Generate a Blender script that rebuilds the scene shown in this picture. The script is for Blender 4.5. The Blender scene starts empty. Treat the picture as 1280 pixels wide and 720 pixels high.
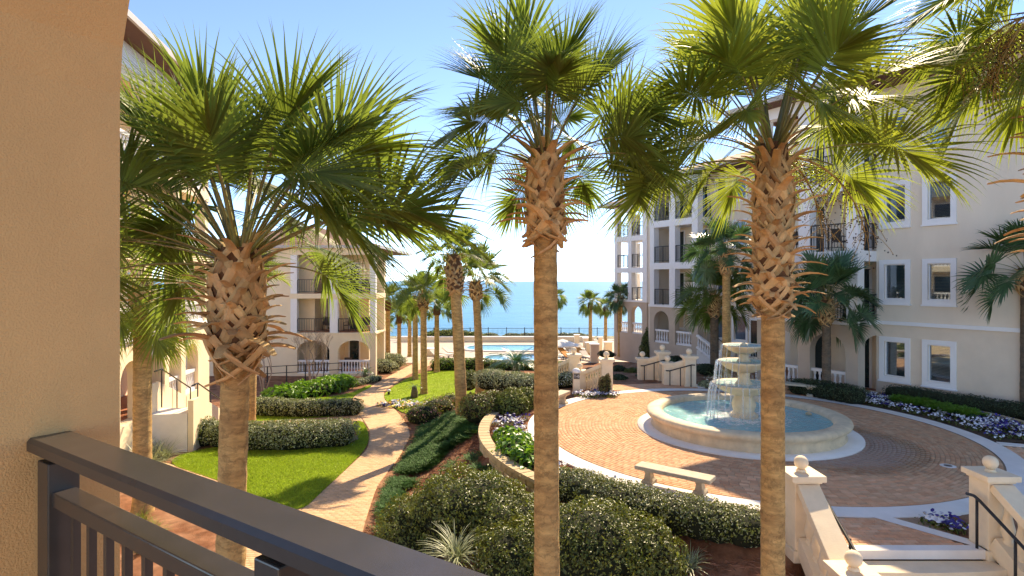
import bpy, bmesh, math, random
import numpy as np
from mathutils import Vector, Matrix, noise as mnoise
PI = math.pi
sc = bpy.context.scene
COL = sc.collection
R = math.radians

# ------------------------------------------------------------------ camera, sky, sun, exposure
EYE = 4.6
SUN_AZ, SUN_EL = R(25), R(41)
cam = bpy.data.cameras.new('camera'); camo = bpy.data.objects.new('camera', cam); COL.objects.link(camo)
cam.sensor_width = 36.0; cam.lens = 36.0 * 720 / 1280
cam.shift_y = -9 / 1280
cam.clip_start = 0.05; cam.clip_end = 60000
camo.location = (0, 0, EYE); camo.rotation_euler = (R(90), 0, 0)
sc.camera = camo
w = bpy.data.worlds.new('World'); sc.world = w; w.use_nodes = True
nt = w.node_tree; bgn = nt.nodes['Background']
sky = nt.nodes.new('ShaderNodeTexSky'); sky.sky_type = 'NISHITA'; sky.sun_disc = False
sky.sun_elevation = SUN_EL; sky.sun_rotation = SUN_AZ
sky.altitude = 0; sky.air_density = 0.42; sky.dust_density = 0.0; sky.ozone_density = 4.5
nt.links.new(sky.outputs[0], bgn.inputs[0]); bgn.inputs[1].default_value = 0.12
sl = bpy.data.lights.new('sun', 'SUN'); slo = bpy.data.objects.new('sun', sl); COL.objects.link(slo)
sl.energy = 2.25; sl.angle = R(0.55); sl.color = (1.0, 0.88, 0.71)
SDIR = Vector((math.sin(SUN_AZ) * math.cos(SUN_EL), math.cos(SUN_AZ) * math.cos(SUN_EL), math.sin(SUN_EL)))
slo.rotation_euler = SDIR.to_track_quat('Z', 'Y').to_euler(); slo.location = SDIR * 60
vs = sc.view_settings; vs.view_transform = 'Standard'; vs.look = 'None'; vs.exposure = 2.02; vs.gamma = 1; vs.use_curve_mapping = False
vs.use_white_balance = True; vs.white_balance_temperature = 7900; vs.white_balance_tint = 10
sc.render.engine = 'CYCLES'
sc.cycles.max_bounces = 8; sc.cycles.transparent_max_bounces = 8

# ------------------------------------------------------------------ positions measured from the photograph
F = 720.0
def q(px): return (px - 640) / F
def G(px, py, z=0.0):
    Y = (EYE - z) * F / (py - 351); return Vector((q(px) * Y, Y, z))
def D(px, py, Y): return Vector((q(px) * Y, Y, EYE - (py - 351) / F * Y))
def zlow(y): return -0.75 - 0.035 * min(max(y, 0), 61)
def L(px, py):
    Y = 5.35 / ((py - 351) / F - 0.035)
    if Y > 61 or Y < 0: return G(px, py, zlow(61))
    return Vector((q(px) * Y, Y, zlow(Y)))

# ------------------------------------------------------------------ materials
MATS = {}
def _n(t, ty, **kw):
    n = t.nodes.new(ty)
    for k, v in kw.items():
        if k.startswith('i_'): n.inputs[k[2:].replace('_', ' ')].default_value = v
        else: setattr(n, k, v)
    return n
def M(name, col, rough=.8, var=.12, vs=2.5, bump=0., bs=60., metal=0., spec=.4, island=0., objr=0., col2=None, dirt=0., coat=0., stretch=None):
    m = bpy.data.materials.new(name); m.use_nodes = True; t = m.node_tree; p = t.nodes['Principled BSDF']
    p.inputs['Roughness'].default_value = rough; p.inputs['Metallic'].default_value = metal
    p.inputs['Specular IOR Level'].default_value = spec
    if coat: p.inputs['Coat Weight'].default_value = coat
    geo = _n(t, 'ShaderNodeNewGeometry'); oi = _n(t, 'ShaderNodeObjectInfo')
    mp = _n(t, 'ShaderNodeMapping'); t.links.new(geo.outputs['Position'], mp.inputs[0])
    if stretch: mp.inputs['Scale'].default_value = stretch
    nz = _n(t, 'ShaderNodeTexNoise'); nz.inputs['Scale'].default_value = vs; nz.inputs['Detail'].default_value = 6; nz.inputs['Roughness'].default_value = .62
    t.links.new(mp.outputs[0], nz.inputs['Vector'])
    # brightness factor
    mr = _n(t, 'ShaderNodeMapRange'); mr.inputs['From Min'].default_value = .28; mr.inputs['From Max'].default_value = .72
    mr.inputs['To Min'].default_value = 1 - var; mr.inputs['To Max'].default_value = 1 + var
    t.links.new(nz.outputs['Fac'], mr.inputs['Value']); fac = mr.outputs[0]
    for amt, src in ((island, geo.outputs['Random Per Island']), (objr, oi.outputs['Random'])):
        if amt:
            a = _n(t, 'ShaderNodeMapRange'); a.inputs['To Min'].default_value = 1 - amt; a.inputs['To Max'].default_value = 1 + amt
            t.links.new(src, a.inputs['Value'])
            mu = _n(t, 'ShaderNodeMath', operation='MULTIPLY'); t.links.new(fac, mu.inputs[0]); t.links.new(a.outputs[0], mu.inputs[1]); fac = mu.outputs[0]
    base = _n(t, 'ShaderNodeMix', data_type='RGBA'); base.inputs['A'].default_value = (*col, 1); base.inputs['B'].default_value = (*(col2 or col), 1)
    base.inputs['Factor'].default_value = 0
    if col2:
        if island or objr:
            ad = _n(t, 'ShaderNodeMath', operation='ADD'); fr = _n(t, 'ShaderNodeMath', operation='FRACT')
            s7 = _n(t, 'ShaderNodeMath', operation='MULTIPLY'); s7.inputs[1].default_value = 7.31
            t.links.new(geo.outputs['Random Per Island'], ad.inputs[0]); t.links.new(oi.outputs['Random'], ad.inputs[1])
            t.links.new(ad.outputs[0], s7.inputs[0]); t.links.new(s7.outputs[0], fr.inputs[0]); t.links.new(fr.outputs[0], base.inputs['Factor'])
        else:
            n2 = _n(t, 'ShaderNodeTexNoise'); n2.inputs['Scale'].default_value = vs * .37; n2.inputs['Detail'].default_value = 5
            t.links.new(mp.outputs[0], n2.inputs['Vector'])
            r2 = _n(t, 'ShaderNodeMapRange'); r2.inputs['From Min'].default_value = .38; r2.inputs['From Max'].default_value = .62
            t.links.new(n2.outputs['Fac'], r2.inputs['Value']); t.links.new(r2.outputs[0], base.inputs['Factor'])
    vm = _n(t, 'ShaderNodeVectorMath', operation='SCALE'); t.links.new(base.outputs['Result'], vm.inputs[0]); t.links.new(fac, vm.inputs['Scale'])
    t.links.new(vm.outputs[0], p.inputs['Base Color'])
    if bump:
        b = _n(t, 'ShaderNodeBump'); b.inputs['Strength'].default_value = bump; b.inputs['Distance'].default_value = .02
        n3 = _n(t, 'ShaderNodeTexNoise'); n3.inputs['Scale'].default_value = bs; n3.inputs['Detail'].default_value = 4
        t.links.new(mp.outputs[0], n3.inputs['Vector']); t.links.new(n3.outputs['Fac'], b.inputs['Height']); t.links.new(b.outputs[0], p.inputs['Normal'])
    MATS[name] = m; return m
def LEAF(name, col, col2, trans, tw=.45, rough=.35, spec=.5, var=.3, gloss=True):
    """thin leaf: reflecting and letting light through"""
    m = M(name, col, rough, .18, 4, spec=spec, island=var, objr=.15, col2=col2)
    t = m.node_tree; p = t.nodes['Principled BSDF']; out = t.nodes['Material Output']
    tr = _n(t, 'ShaderNodeBsdfTranslucent')
    geo = _n(t, 'ShaderNodeNewGeometry'); mr = _n(t, 'ShaderNodeMapRange'); mr.inputs['To Min'].default_value = .6; mr.inputs['To Max'].default_value = 1.3
    t.links.new(geo.outputs['Random Per Island'], mr.inputs['Value'])
    vm = _n(t, 'ShaderNodeVectorMath', operation='SCALE'); vm.inputs[0].default_value = trans; t.links.new(mr.outputs[0], vm.inputs['Scale'])
    t.links.new(vm.outputs[0], tr.inputs[0])
    mx = _n(t, 'ShaderNodeMixShader'); mx.inputs[0].default_value = tw
    t.links.new(p.outputs[0], mx.inputs[1]); t.links.new(tr.outputs[0], mx.inputs[2]); t.links.new(mx.outputs[0], out.inputs[0])
    return m

M('stucco_tan', (.69, .385, .155), .92, .07, 2.2, bump=.4, bs=150)
M('stucco_cream', (.84, .71, .555), .9, .05, 1.2, bump=.2, bs=45, col2=(.79, .66, .51), stretch=(1, 1, .3))
M('stucco_gold', (.88, .71, .48), .9, .05, 1.2, bump=.2, bs=45)
M('stucco_base', (.78, .64, .49), .9, .06, 1.3, bump=.2, bs=45, col2=(.76, .62, .47))
M('fountain_stone', (.76, .60, .385), .7, .12, 6, bump=.15, bs=40, col2=(.62, .49, .32), stretch=(1, 1, .5))
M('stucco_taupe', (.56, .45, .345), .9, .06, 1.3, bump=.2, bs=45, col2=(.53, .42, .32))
M('white_trim', (.86, .83, .80), .6, .03, 2)
M('cast_stone', (.85, .69, .48), .75, .07, 5, bump=.12, bs=40)
M('old_stone', (.52, .45, .33), .85, .2, 7, bump=.25, bs=40)
M('white_concrete', (.86, .81, .74), .85, .07, 1.7, bump=.1, bs=40, col2=(.80, .74, .66), spec=.2)
M('deck', (.50, .42, .33), .8, .08, .8)
M('bronze', (.050, .040, .034), .27, .15, 12, metal=.0, spec=.6)
M('black_iron', (.018, .018, .02), .45, .1, 8)
M('roof_tile', (.20, .105, .065), .8, .25, 3, bump=.4, bs=14, col2=(.27, .15, .09))
M('soffit', (.13, .055, .03), .7, .2, 3, stretch=(1, 8, 1))
M('gutter', (.50, .44, .40), .5, .08, 3)
M('trunk', (.60, .385, .15), .95, .34, 6, bump=1., bs=34, col2=(.46, .275, .105), stretch=(1, 1, 3.2))
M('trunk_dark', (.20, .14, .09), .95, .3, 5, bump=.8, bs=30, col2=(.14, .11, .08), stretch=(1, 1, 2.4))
M('boot', (.60, .42, .20), .85, .22, 9, bump=.4, bs=60, objr=.28, col2=(.47, .28, .13))
M('boot_fibre', (.13, .062, .028), .95, .3, 14, bump=.6, bs=50)
M('mulch', (.22, .095, .050), .98, .4, 4, bump=1., bs=40, col2=(.32, .17, .10), spec=.1)
M('soil', (.10, .06, .035), .98, .3, 6, bump=1., bs=50)
M('brick', (.70, .36, .20), .9, .10, 9, bump=.25, bs=70, island=.13, objr=.13, col2=(.68, .43, .27), spec=.12)
M('path_brick', (.56, .355, .20), .9, .10, 9, bump=.25, bs=70, island=.10, objr=.10, col2=(.62, .41, .25), spec=.12)
M('joint_sand', (.36, .24, .15), .95, .15, 20)
M('path_far', (.52, .33, .18), .9, .12, 3, bump=.2, bs=30, col2=(.64, .44, .26))
M('wall_block', (.55, .43, .26), .95, .1, 12, bump=.6, bs=50, objr=.12)
M('sand', (.62, .55, .42), .95, .08, .5)
M('dune', (.22, .23, .11), .95, .4, 1.5, bump=.8, bs=6, col2=(.40, .34, .2))
M('lawn', (.25, .35, .03), .95, .25, 1.6, bump=.6, bs=60, col2=(.28, .36, .045), spec=.1)
LEAF('grass', (.25, .37, .03), (.32, .40, .05), (.38, .52, .05), .4, rough=.6, spec=.2)
LEAF('frond', (.075, .125, .026), (.13, .17, .04), (.27, .37, .05), .38, rough=.46, spec=.3, var=.35)
LEAF('frond_cool', (.05, .12, .05), (.08, .15, .055), (.09, .18, .05), .25, rough=.3, spec=.7, var=.3)
LEAF('frond_yellow', (.12, .18, .025), (.18, .22, .04), (.38, .45, .05), .40, rough=.46, spec=.3, var=.3)
LEAF('petiole', (.20, .20, .06), (.25, .22, .09), (.3, .3, .05), .12, rough=.4, var=.1)
LEAF('frond_dead', (.30, .18, .08), (.22, .12, .05), (.3, .18, .06), .25, rough=.8, spec=.2)
LEAF('shrub_dark', (.085, .125, .022), (.15, .165, .035), (.22, .23, .03), .22, rough=.42, spec=.45, var=.45)
LEAF('shrub_green', (.12, .165, .028), (.19, .22, .045), (.26, .30, .03), .25, rough=.4, var=.4)
LEAF('shrub_silver', (.28, .32, .16), (.46, .49, .30), (.26, .30, .1), .2, rough=.45, var=.4)
LEAF('shrub_bright', (.07, .20, .018), (.13, .29, .03), (.22, .42, .03), .3, rough=.4, var=.3)
LEAF('shrub_red', (.16, .075, .035), (.07, .085, .03), (.2, .09, .04), .2, rough=.35, var=.4)
LEAF('juniper', (.05, .145, .03), (.085, .19, .045), (.09, .2, .03), .2, rough=.7, spec=.2, var=.4)
LEAF('hedge_night', (.030, .062, .022), (.05, .085, .03), (.05, .08, .02), .15, rough=.5, var=.4)
LEAF('cycad', (.03, .10, .025), (.05, .14, .03), (.08, .2, .03), .2, rough=.3, spec=.7)
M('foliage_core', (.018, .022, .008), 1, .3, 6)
M('petal_white', (.80, .80, .82), .6, .05, 9)
M('petal_blue', (.03, .022, .20), .6, .2, 9, island=.3, col2=(.07, .045, .30))
M('petal_pink', (.70, .20, .22), .6, .1, 9, island=.3, col2=(.78, .42, .40))
M('petal_yellow', (.80, .52, .05), .6, .1, 9)
M('bare_bark', (.42, .31, .23), .9, .15, 9)
M('berry', (.035, .018, .012), .35, .2, 20)
M('berry_stalk', (.42, .26, .08), .85, .2, 20)
M('glass_dark', (.012, .03, .034), .06, .2, .6, spec=.9)
M('glass_blue', (.05, .085, .13), .04, .5, .8, spec=1., col2=(.10, .15, .2))
M('door_dark', (.03, .03, .035), .25, .2, 2)
M('blind', (.20, .23, .27), .7, .05, 3)
M('furniture', (.03, .026, .024), .5, .2, 8)
M('sling', (.10, .075, .06), .7, .2, 8)
M('cushion', (.65, .58, .50), .9, .1, 6)
M('orange_fabric', (.62, .27, .07), .9, .1, 6)
M('canvas', (.80, .78, .74), .9, .04, 6)
M('tile_red', (.42, .16, .08), .7, .15, 5)
M('rock', (.42, .31, .19), .9, .25, 7, bump=.6, bs=14)
M('plate', (.09, .075, .065), .5, .1, 5)
M('lamp_white', (.75, .73, .68), .4, .05, 5)

def scar_rings(name):
    """old leaf scars: irregular dark rings round the trunk"""
    t = MATS[name].node_tree; p = t.nodes['Principled BSDF']; src = p.inputs['Base Color'].links[0].from_socket
    geo = _n(t, 'ShaderNodeNewGeometry'); wv = _n(t, 'ShaderNodeTexWave'); wv.bands_direction = 'Z'; wv.inputs['Scale'].default_value = 1.4; wv.inputs['Distortion'].default_value = 16; wv.inputs['Detail'].default_value = 5; wv.inputs['Detail Scale'].default_value = 2.2; wv.inputs['Detail Roughness'].default_value = .7
    t.links.new(geo.outputs['Position'], wv.inputs['Vector']); mr = _n(t, 'ShaderNodeMapRange'); mr.inputs['From Min'].default_value = .0; mr.inputs['From Max'].default_value = .35; mr.inputs['To Min'].default_value = .74; mr.inputs['To Max'].default_value = 1; t.links.new(wv.outputs['Fac'], mr.inputs['Value'])
    vm = _n(t, 'ShaderNodeVectorMath', operation='SCALE'); t.links.new(src, vm.inputs[0]); t.links.new(mr.outputs[0], vm.inputs['Scale']); t.links.new(vm.outputs[0], p.inputs['Base Color'])
scar_rings('trunk'); scar_rings('trunk_dark')
# window glass one can half see through
m = bpy.data.materials.new('glass_clear'); m.use_nodes = True; t = m.node_tree; t.nodes.remove(t.nodes['Principled BSDF']); MATS['glass_clear'] = m
_a = _n(t, 'ShaderNodeBsdfTransparent'); _a.inputs[0].default_value = (.80, .88, .92, 1); _b = _n(t, 'ShaderNodeBsdfGlossy'); _b.inputs['Roughness'].default_value = .02; _b.inputs[0].default_value = (.9, .95, 1, 1)
_f = _n(t, 'ShaderNodeFresnel'); _f.inputs['IOR'].default_value = 2.2; _x = _n(t, 'ShaderNodeMixShader'); t.links.new(_f.outputs[0], _x.inputs[0]); t.links.new(_a.outputs[0], _x.inputs[1]); t.links.new(_b.outputs[0], _x.inputs[2]); t.links.new(_x.outputs[0], t.nodes['Material Output'].inputs[0])

# ------------------------------------------------------------------ scene-building helpers
def ob(name, me, parent=None, loc=None, rot=None, scale=None):
    o = bpy.data.objects.new(name, me); COL.objects.link(o)
    if parent is not None: o.parent = parent
    if loc is not None: o.location = loc
    if rot is not None: o.rotation_euler = rot
    if scale is not None: o.scale = scale
    return o
def tag(o, label=None, cat=None, group=None, kind=None):
    if label: o['label'] = label
    if cat: o['category'] = cat
    if group: o['group'] = group
    if kind: o['kind'] = kind
    return o
def thing(name, label, cat, loc=(0, 0, 0), group=None, rotz=0):
    o = bpy.data.objects.new(name, None); COL.objects.link(o); o.empty_display_size = .2
    o.location = loc; o.rotation_euler = (0, 0, rotz); return tag(o, label, cat, group)
def npmesh(name, V, Fc, mats, smooth=False, mi=None):
    """V (N,3), Fc (M,k) array or list of arrays"""
    me = bpy.data.meshes.new(name)
    V = np.asarray(V, np.float32); fl = Fc if isinstance(Fc, list) else [Fc]
    fl = [np.asarray(f, np.int32) for f in fl if len(f)]
    loops = np.concatenate([f.ravel() for f in fl]); tot = np.concatenate([np.full(len(f), f.shape[1], np.int32) for f in fl])
    st = np.concatenate([[0], np.cumsum(tot)[:-1]]).astype(np.int32)
    me.vertices.add(len(V)); me.vertices.foreach_set('co', V.ravel())
    me.loops.add(len(loops)); me.loops.foreach_set('vertex_index', loops)
    me.polygons.add(len(tot)); me.polygons.foreach_set('loop_start', st)
    try: me.polygons.foreach_set('loop_total', tot)
    except Exception: pass
    if mi is not None: me.polygons.foreach_set('material_index', np.asarray(mi, np.int32))
    if smooth: me.polygons.foreach_set('use_smooth', np.ones(len(tot), bool))
    me.update(calc_edges=True); me.validate()
    for mm in (mats if isinstance(mats, (list, tuple)) else [mats]): me.materials.append(MATS[mm])
    return me
class MB:
    """collects boxes, tubes, lathes ... and links them as one mesh object"""
    def __init__(s, xf=None): s.v = []; s.f = []; s.xf = xf; s.sm = []
    def add(s, vs, fs, smooth=False):
        b = len(s.v); s.v += [tuple(p) for p in vs]; s.f += [tuple(i + b for i in f) for f in fs]; s.sm += [smooth] * len(fs); return s
    def box(s, x0, x1, y0, y1, z0, z1):
        x0, x1 = sorted((x0, x1)); y0, y1 = sorted((y0, y1)); z0, z1 = sorted((z0, z1))
        return s.add([(x0,y0,z0),(x1,y0,z0),(x1,y1,z0),(x0,y1,z0),(x0,y0,z1),(x1,y0,z1),(x1,y1,z1),(x0,y1,z1)],
                     [(3,2,1,0),(4,5,6,7),(0,1,5,4),(1,2,6,5),(2,3,7,6),(3,0,4,7)])
    def beam(s, a, b, w, h, up=(0,0,1)):
        a = Vector(a); b = Vector(b); d = (b - a).normalized(); u = Vector(up); sd = d.cross(u).normalized(); u = sd.cross(d)
        P = []
        for p in (a, b): P += [p - sd*w/2 - u*h/2, p + sd*w/2 - u*h/2, p + sd*w/2 + u*h/2, p - sd*w/2 + u*h/2]
        return s.add(P, [(0,1,2,3),(7,6,5,4),(1,0,4,5),(2,1,5,6),(3,2,6,7),(0,3,7,4)])
    def tube(s, pts, rad, n=8, cap=True):
        pts = [Vector(p) for p in pts]; k = len(pts); rad = rad if isinstance(rad, (list, tuple)) else [rad]*k
        P = []; ref = None
        for i, p in enumerate(pts):
            d = (pts[min(i+1,k-1)] - pts[max(i-1,0)]).normalized()
            if ref is None: ref = Vector((1,0,0)) if abs(d.x) < .8 else Vector((0,1,0))
            a = (ref - d*ref.dot(d)).normalized(); b = d.cross(a); ref = a
            P += [p + (a*math.cos(2*PI*j/n) + b*math.sin(2*PI*j/n))*rad[i] for j in range(n)]
        Fs = [(i*n+j, i*n+(j+1)%n, (i+1)*n+(j+1)%n, (i+1)*n+j) for i in range(k-1) for j in range(n)]
        if cap: Fs += [tuple(range(n-1,-1,-1)), tuple(range((k-1)*n, k*n))]
        return s.add(P, Fs, True)
    def lathe(s, prof, c=(0,0,0), n=24, wob=None, cap=True):
        P = []
        for i, (r, z) in enumerate(prof):
            for j in range(n):
                a = 2*PI*j/n; rr = r*(wob(a, z) if wob else 1); P.append((c[0]+rr*math.cos(a), c[1]+rr*math.sin(a), c[2]+z))
        Fs = [(i*n+j, i*n+(j+1)%n, (i+1)*n+(j+1)%n, (i+1)*n+j) for i in range(len(prof)-1) for j in range(n)]
        if cap: Fs += [tuple(range(n-1,-1,-1)), tuple(range((len(prof)-1)*n, len(prof)*n))]
        return s.add(P, Fs, True)
    def ball(s, c, r, n=14, m=9):
        return s.lathe([(max(r*math.sin(PI*i/m), .001), -r*math.cos(PI*i/m)) for i in range(m+1)], c, n)
    def poly(s, pts, z0, z1):
        """vertical prism over a convex/concave outline [(x,y)..]"""
        n = len(pts); z0 = z0 if isinstance(z0, (list, tuple)) else [z0]*n; z1 = z1 if isinstance(z1, (list, tuple)) else [z1]*n
        P = [(x,y,z0[i]) for i,(x,y) in enumerate(pts)] + [(x,y,z1[i]) for i,(x,y) in enumerate(pts)]
        return s.add(P, [tuple(range(n-1,-1,-1)), tuple(range(n,2*n))] + [(i,(i+1)%n,n+(i+1)%n,n+i) for i in range(n)])
    def mesh(s, name, mat):
        me = bpy.data.meshes.new(name); vs_ = [s.xf(*p) for p in s.v] if s.xf else s.v
        me.from_pydata([tuple(p) for p in vs_], [], s.f)
        me.polygons.foreach_set('use_smooth', s.sm)
        bm = bmesh.new(); bm.from_mesh(me); bmesh.ops.recalc_face_normals(bm, faces=bm.faces); bm.to_mesh(me); bm.free()
        me.materials.append(MATS[mat]); return me
    def build(s, name, mat, parent=None, local=False, loc=None, bevel=0, autosmooth=True):
        """vertices are in world space unless local; a parent root is only translated"""
        me = s.mesh(name, mat)
        o = ob(name, me, parent, loc)
        if parent is not None and not local and parent.type == 'EMPTY': o.location = -parent.location
        if bevel:
            b = o.modifiers.new('bevel', 'BEVEL'); b.width = bevel; b.segments = 2; b.limit_method = 'ANGLE'; b.angle_limit = R(50)
        return o
def copy_tree(o, parent=None):
    c = o.copy(); COL.objects.link(c); c.parent = parent
    for ch in o.children: copy_tree(ch, c)
    return c
def hill(x, y, s=1.0, o=0): return mnoise.noise(Vector((x*s+o, y*s-o, o)))

# ================================================================== SETTING
sc.cycles.use_denoising = True
PC = Vector((7.14, 17.75, 0)); RB, RW, RWALL = 6.15, 6.66, 8.0
def sstep(a, b, x):
    t = min(max((x - a) / (b - a), 0), 1); return t*t*(3 - 2*t)
def path_edge(y): return float(np.interp(y, [9, 14, 16.4, 20, 22.7, 25, 28, 30, 34, 45, 60], [-2.6, -3.3, -3.55, -3.6, -3.7, -4.0, -3.3, -2.3, -1.4, -.8, 3]))
def terrain(x, y):
    zl = zlow(y)
    dx, dy = x - PC.x, y - PC.y; d = math.hypot(dx, dy)
    back = sstep(-.1, .8, dy / max(d, .01))
    left = 1 - sstep(-5, -1, dx)
    wd = 3.3 + 20 * back * (1 - left * .55)
    # beside the right-hand building the plateau goes on
    if x > 7 and y < 27: d = min(d, 7.0 + max(0, 9.5 - y) * .9 if y < 17.75 else 7.0)
    st = 0
    if d > RWALL:
        s = 1 - sstep(RWALL, RWALL + wd, d)
        wall = (1 - back) * left
        z = zl + (0 - zl - .42 * wall) * s
    else: z = 0
    if x > 8 and y > 27: z = max(z, zl * sstep(27, 52, y))
    ex = path_edge(y)
    z = zl + (z - zl) * sstep(ex, ex + 2.6, x)
    if 4.95 < x < 8.35 and y < 9.75: return min(z, -1.25)
    n = .05 * hill(x, y, .7, 3.1) * (1 if d > RWALL + .3 else 0)
    if x < ex + .3: n = 0
    if y > 50: n = 0
    return z + n
def grid_axis(lo, hi, fine0, fine1, fs, cs):
    a = list(np.arange(lo, fine0, cs)) + list(np.arange(fine0, fine1, fs)) + list(np.arange(fine1, hi + .01, cs)); return np.array(a)
gx = grid_axis(-90, 96, -16, 20, .5, 6); gy = grid_axis(-30, 80, 2, 62, .5, 4)
gy = np.concatenate([gy, [84, 90, 100, 130]])
V = []
for yy in gy:
    for xx in gx:
        z = terrain(xx, yy)
        if yy > 80: z = {84: -4.2, 90: -7.5, 100: -9.2, 130: -11}.get(round(yy), -9) if yy > 80.5 else z
        if yy < 6: z -= (6 - yy) * .0
        V.append((xx, yy, z))
nx = len(gx); ii = np.arange(len(gy) - 1)[:, None] * nx + np.arange(nx - 1)[None]
Fq = np.stack([ii, ii + 1, ii + nx + 1, ii + nx], -1).reshape(-1, 4)
gme = npmesh('ground', V, Fq, ['mulch', 'dune'], True)
mi = np.zeros(len(gme.polygons), np.int32); cy_ = (gy[:-1] + gy[1:]) / 2
mi[np.repeat(cy_ > 70, nx - 1)] = 1; gme.polygons.foreach_set('material_index', mi)
ground = tag(ob('ground', gme), kind='structure')

# sea: real water surface out to the horizon
m = bpy.data.materials.new('sea_water'); m.use_nodes = True; t = m.node_tree; p = t.nodes['Principled BSDF']; MATS['sea_water'] = m
p.inputs['Roughness'].default_value = .3; p.inputs['Specular IOR Level'].default_value = .18
geo = _n(t, 'ShaderNodeNewGeometry'); mp = _n(t, 'ShaderNodeMapping'); t.links.new(geo.outputs['Position'], mp.inputs[0]); mp.inputs['Scale'].default_value = (.006, .03, 1)
nz = _n(t, 'ShaderNodeTexNoise'); nz.inputs['Scale'].default_value = 1; nz.inputs['Detail'].default_value = 5; t.links.new(mp.outputs[0], nz.inputs['Vector'])
rp = _n(t, 'ShaderNodeValToRGB'); rp.color_ramp.elements[0].position = .35; rp.color_ramp.elements[0].color = (.008, .13, .21, 1); rp.color_ramp.elements[1].position = .68; rp.color_ramp.elements[1].color = (.025, .20, .28, 1)
t.links.new(nz.outputs['Fac'], rp.inputs[0]); t.links.new(rp.outputs[0], p.inputs['Base Color'])
mp2 = _n(t, 'ShaderNodeMapping'); t.links.new(geo.outputs['Position'], mp2.inputs[0]); mp2.inputs['Scale'].default_value = (.12, .35, 1)
n2 = _n(t, 'ShaderNodeTexNoise'); n2.inputs['Scale'].default_value = 1; n2.inputs['Detail'].default_value = 8; t.links.new(mp2.outputs[0], n2.inputs['Vector'])
bp = _n(t, 'ShaderNodeBump'); bp.inputs['Strength'].default_value = .5; bp.inputs['Distance'].default_value = 1.2
t.links.new(n2.outputs['Fac'], bp.inputs['Height']); t.links.new(bp.outputs[0], p.inputs['Normal'])
sea = MB(); ys = [96, 130, 200, 400, 1000, 3000, 9000, 30000]
for i in range(len(ys) - 1):
    a, b = ys[i], ys[i+1]; sea.add([(-a*1.5-200, a, -10), (a*1.5+200, a, -10), (b*1.5+200, b, -10), (-b*1.5-200, b, -10)], [(0,1,2,3)])
tag(sea.build('sea', 'sea_water'), kind='structure')

# ------------------------------------------------------------------ lawns (sheet + blades)
def px_poly(pts, z=0): return [L(*p) for p in pts]
def in_poly(x, y, P):
    c = False; n = len(P)
    for i in range(n):
        a, b = P[i], P[i-1]
        if (a[1] > y) != (b[1] > y) and x < (b[0]-a[0])*(y-a[1])/(b[1]-a[1]) + a[0]: c = not c
    return c
def smooth_poly(P, it=2):
    for _ in range(it):
        Q = []
        for i in range(len(P)):
            a, b = Vector(P[i]), Vector(P[(i+1) % len(P)]); Q += [a*.75 + b*.25, a*.25 + b*.75]
        P = Q
    return P
def lawn(name, poly, nblade, seed, h=.05, zf=None):
    rng = np.random.default_rng(seed); P = smooth_poly(poly, 2); zf = zf or (lambda x, y: zlow(y))
    bm = bmesh.new(); vsx = [bm.verts.new((p.x, p.y, 0)) for p in P]; f = bm.faces.new(vsx)
    bmesh.ops.triangulate(bm, faces=[f])
    bmesh.ops.subdivide_edges(bm, edges=bm.edges, cuts=3, use_grid_fill=True)
    for v in bm.verts: v.co.z = zf(v.co.x, v.co.y) + .035
    bm.normal_update()
    for f in bm.faces:
        if f.normal.z < 0: f.normal_flip()
    me = bpy.data.meshes.new(name); bm.to_mesh(me); bm.free(); me.materials.append(MATS['lawn'])
    o = tag(ob(name, me), kind='structure')
    xs = [p.x for p in P]; ysx = [p.y for p in P]; pts = []
    while len(pts) < nblade:
        x, y = rng.uniform(min(xs), max(xs)), rng.uniform(min(ysx), max(ysx))
        if in_poly(x, y, P): pts.append((x, y))
    pts = np.array(pts); n = len(pts); a = rng.uniform(0, 2*PI, n); hh = h*rng.uniform(.5, 1.4, n); wv = .008 + .006*rng.random(n)
    zz = np.array([zf(*p_) for p_ in pts]) + .03
    bx, by = np.cos(a)*wv, np.sin(a)*wv; lx, ly = rng.normal(0, .5, n)*hh, rng.normal(0, .5, n)*hh
    Vv = np.stack([np.c_[pts[:,0]-bx, pts[:,1]-by, zz], np.c_[pts[:,0]+bx, pts[:,1]+by, zz], np.c_[pts[:,0]+lx, pts[:,1]+ly, zz+hh]], 1).reshape(-1, 3)
    g = ob('grass', npmesh('grass', Vv, np.arange(3*n).reshape(-1, 3), 'grass')); tag(g, 'short grass blades of the lawn by ' + {'lawn_near': 'the bending brick path', 'lawn_far': 'the row of palms', 'lawn_strip': 'the bright leafy border', 'lawn_back': 'the plaza stairs'}[name], 'grass', kind='stuff')
    return o
lawn('lawn_near', px_poly([(200,578),(262,560),(330,556),(440,560),(448,545),(438,530),(452,526),(461,540),(460,560),(430,590),(400,618),(376,642),(330,632),(300,612),(262,598)]), 60000, 1)
lawn('lawn_far', px_poly([(479,499),(482,490),(510,472),(545,462),(600,461),(600,490),(575,505),(545,512),(520,520),(500,516)]), 30000, 2)
lawn('lawn_strip', px_poly([(255,530),(300,520),(360,517),(420,519),(400,508),(330,500),(430,497),(462,481),(466,484),(440,496),(434,512),(448,520),(330,527)]), 12000, 3)

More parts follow.
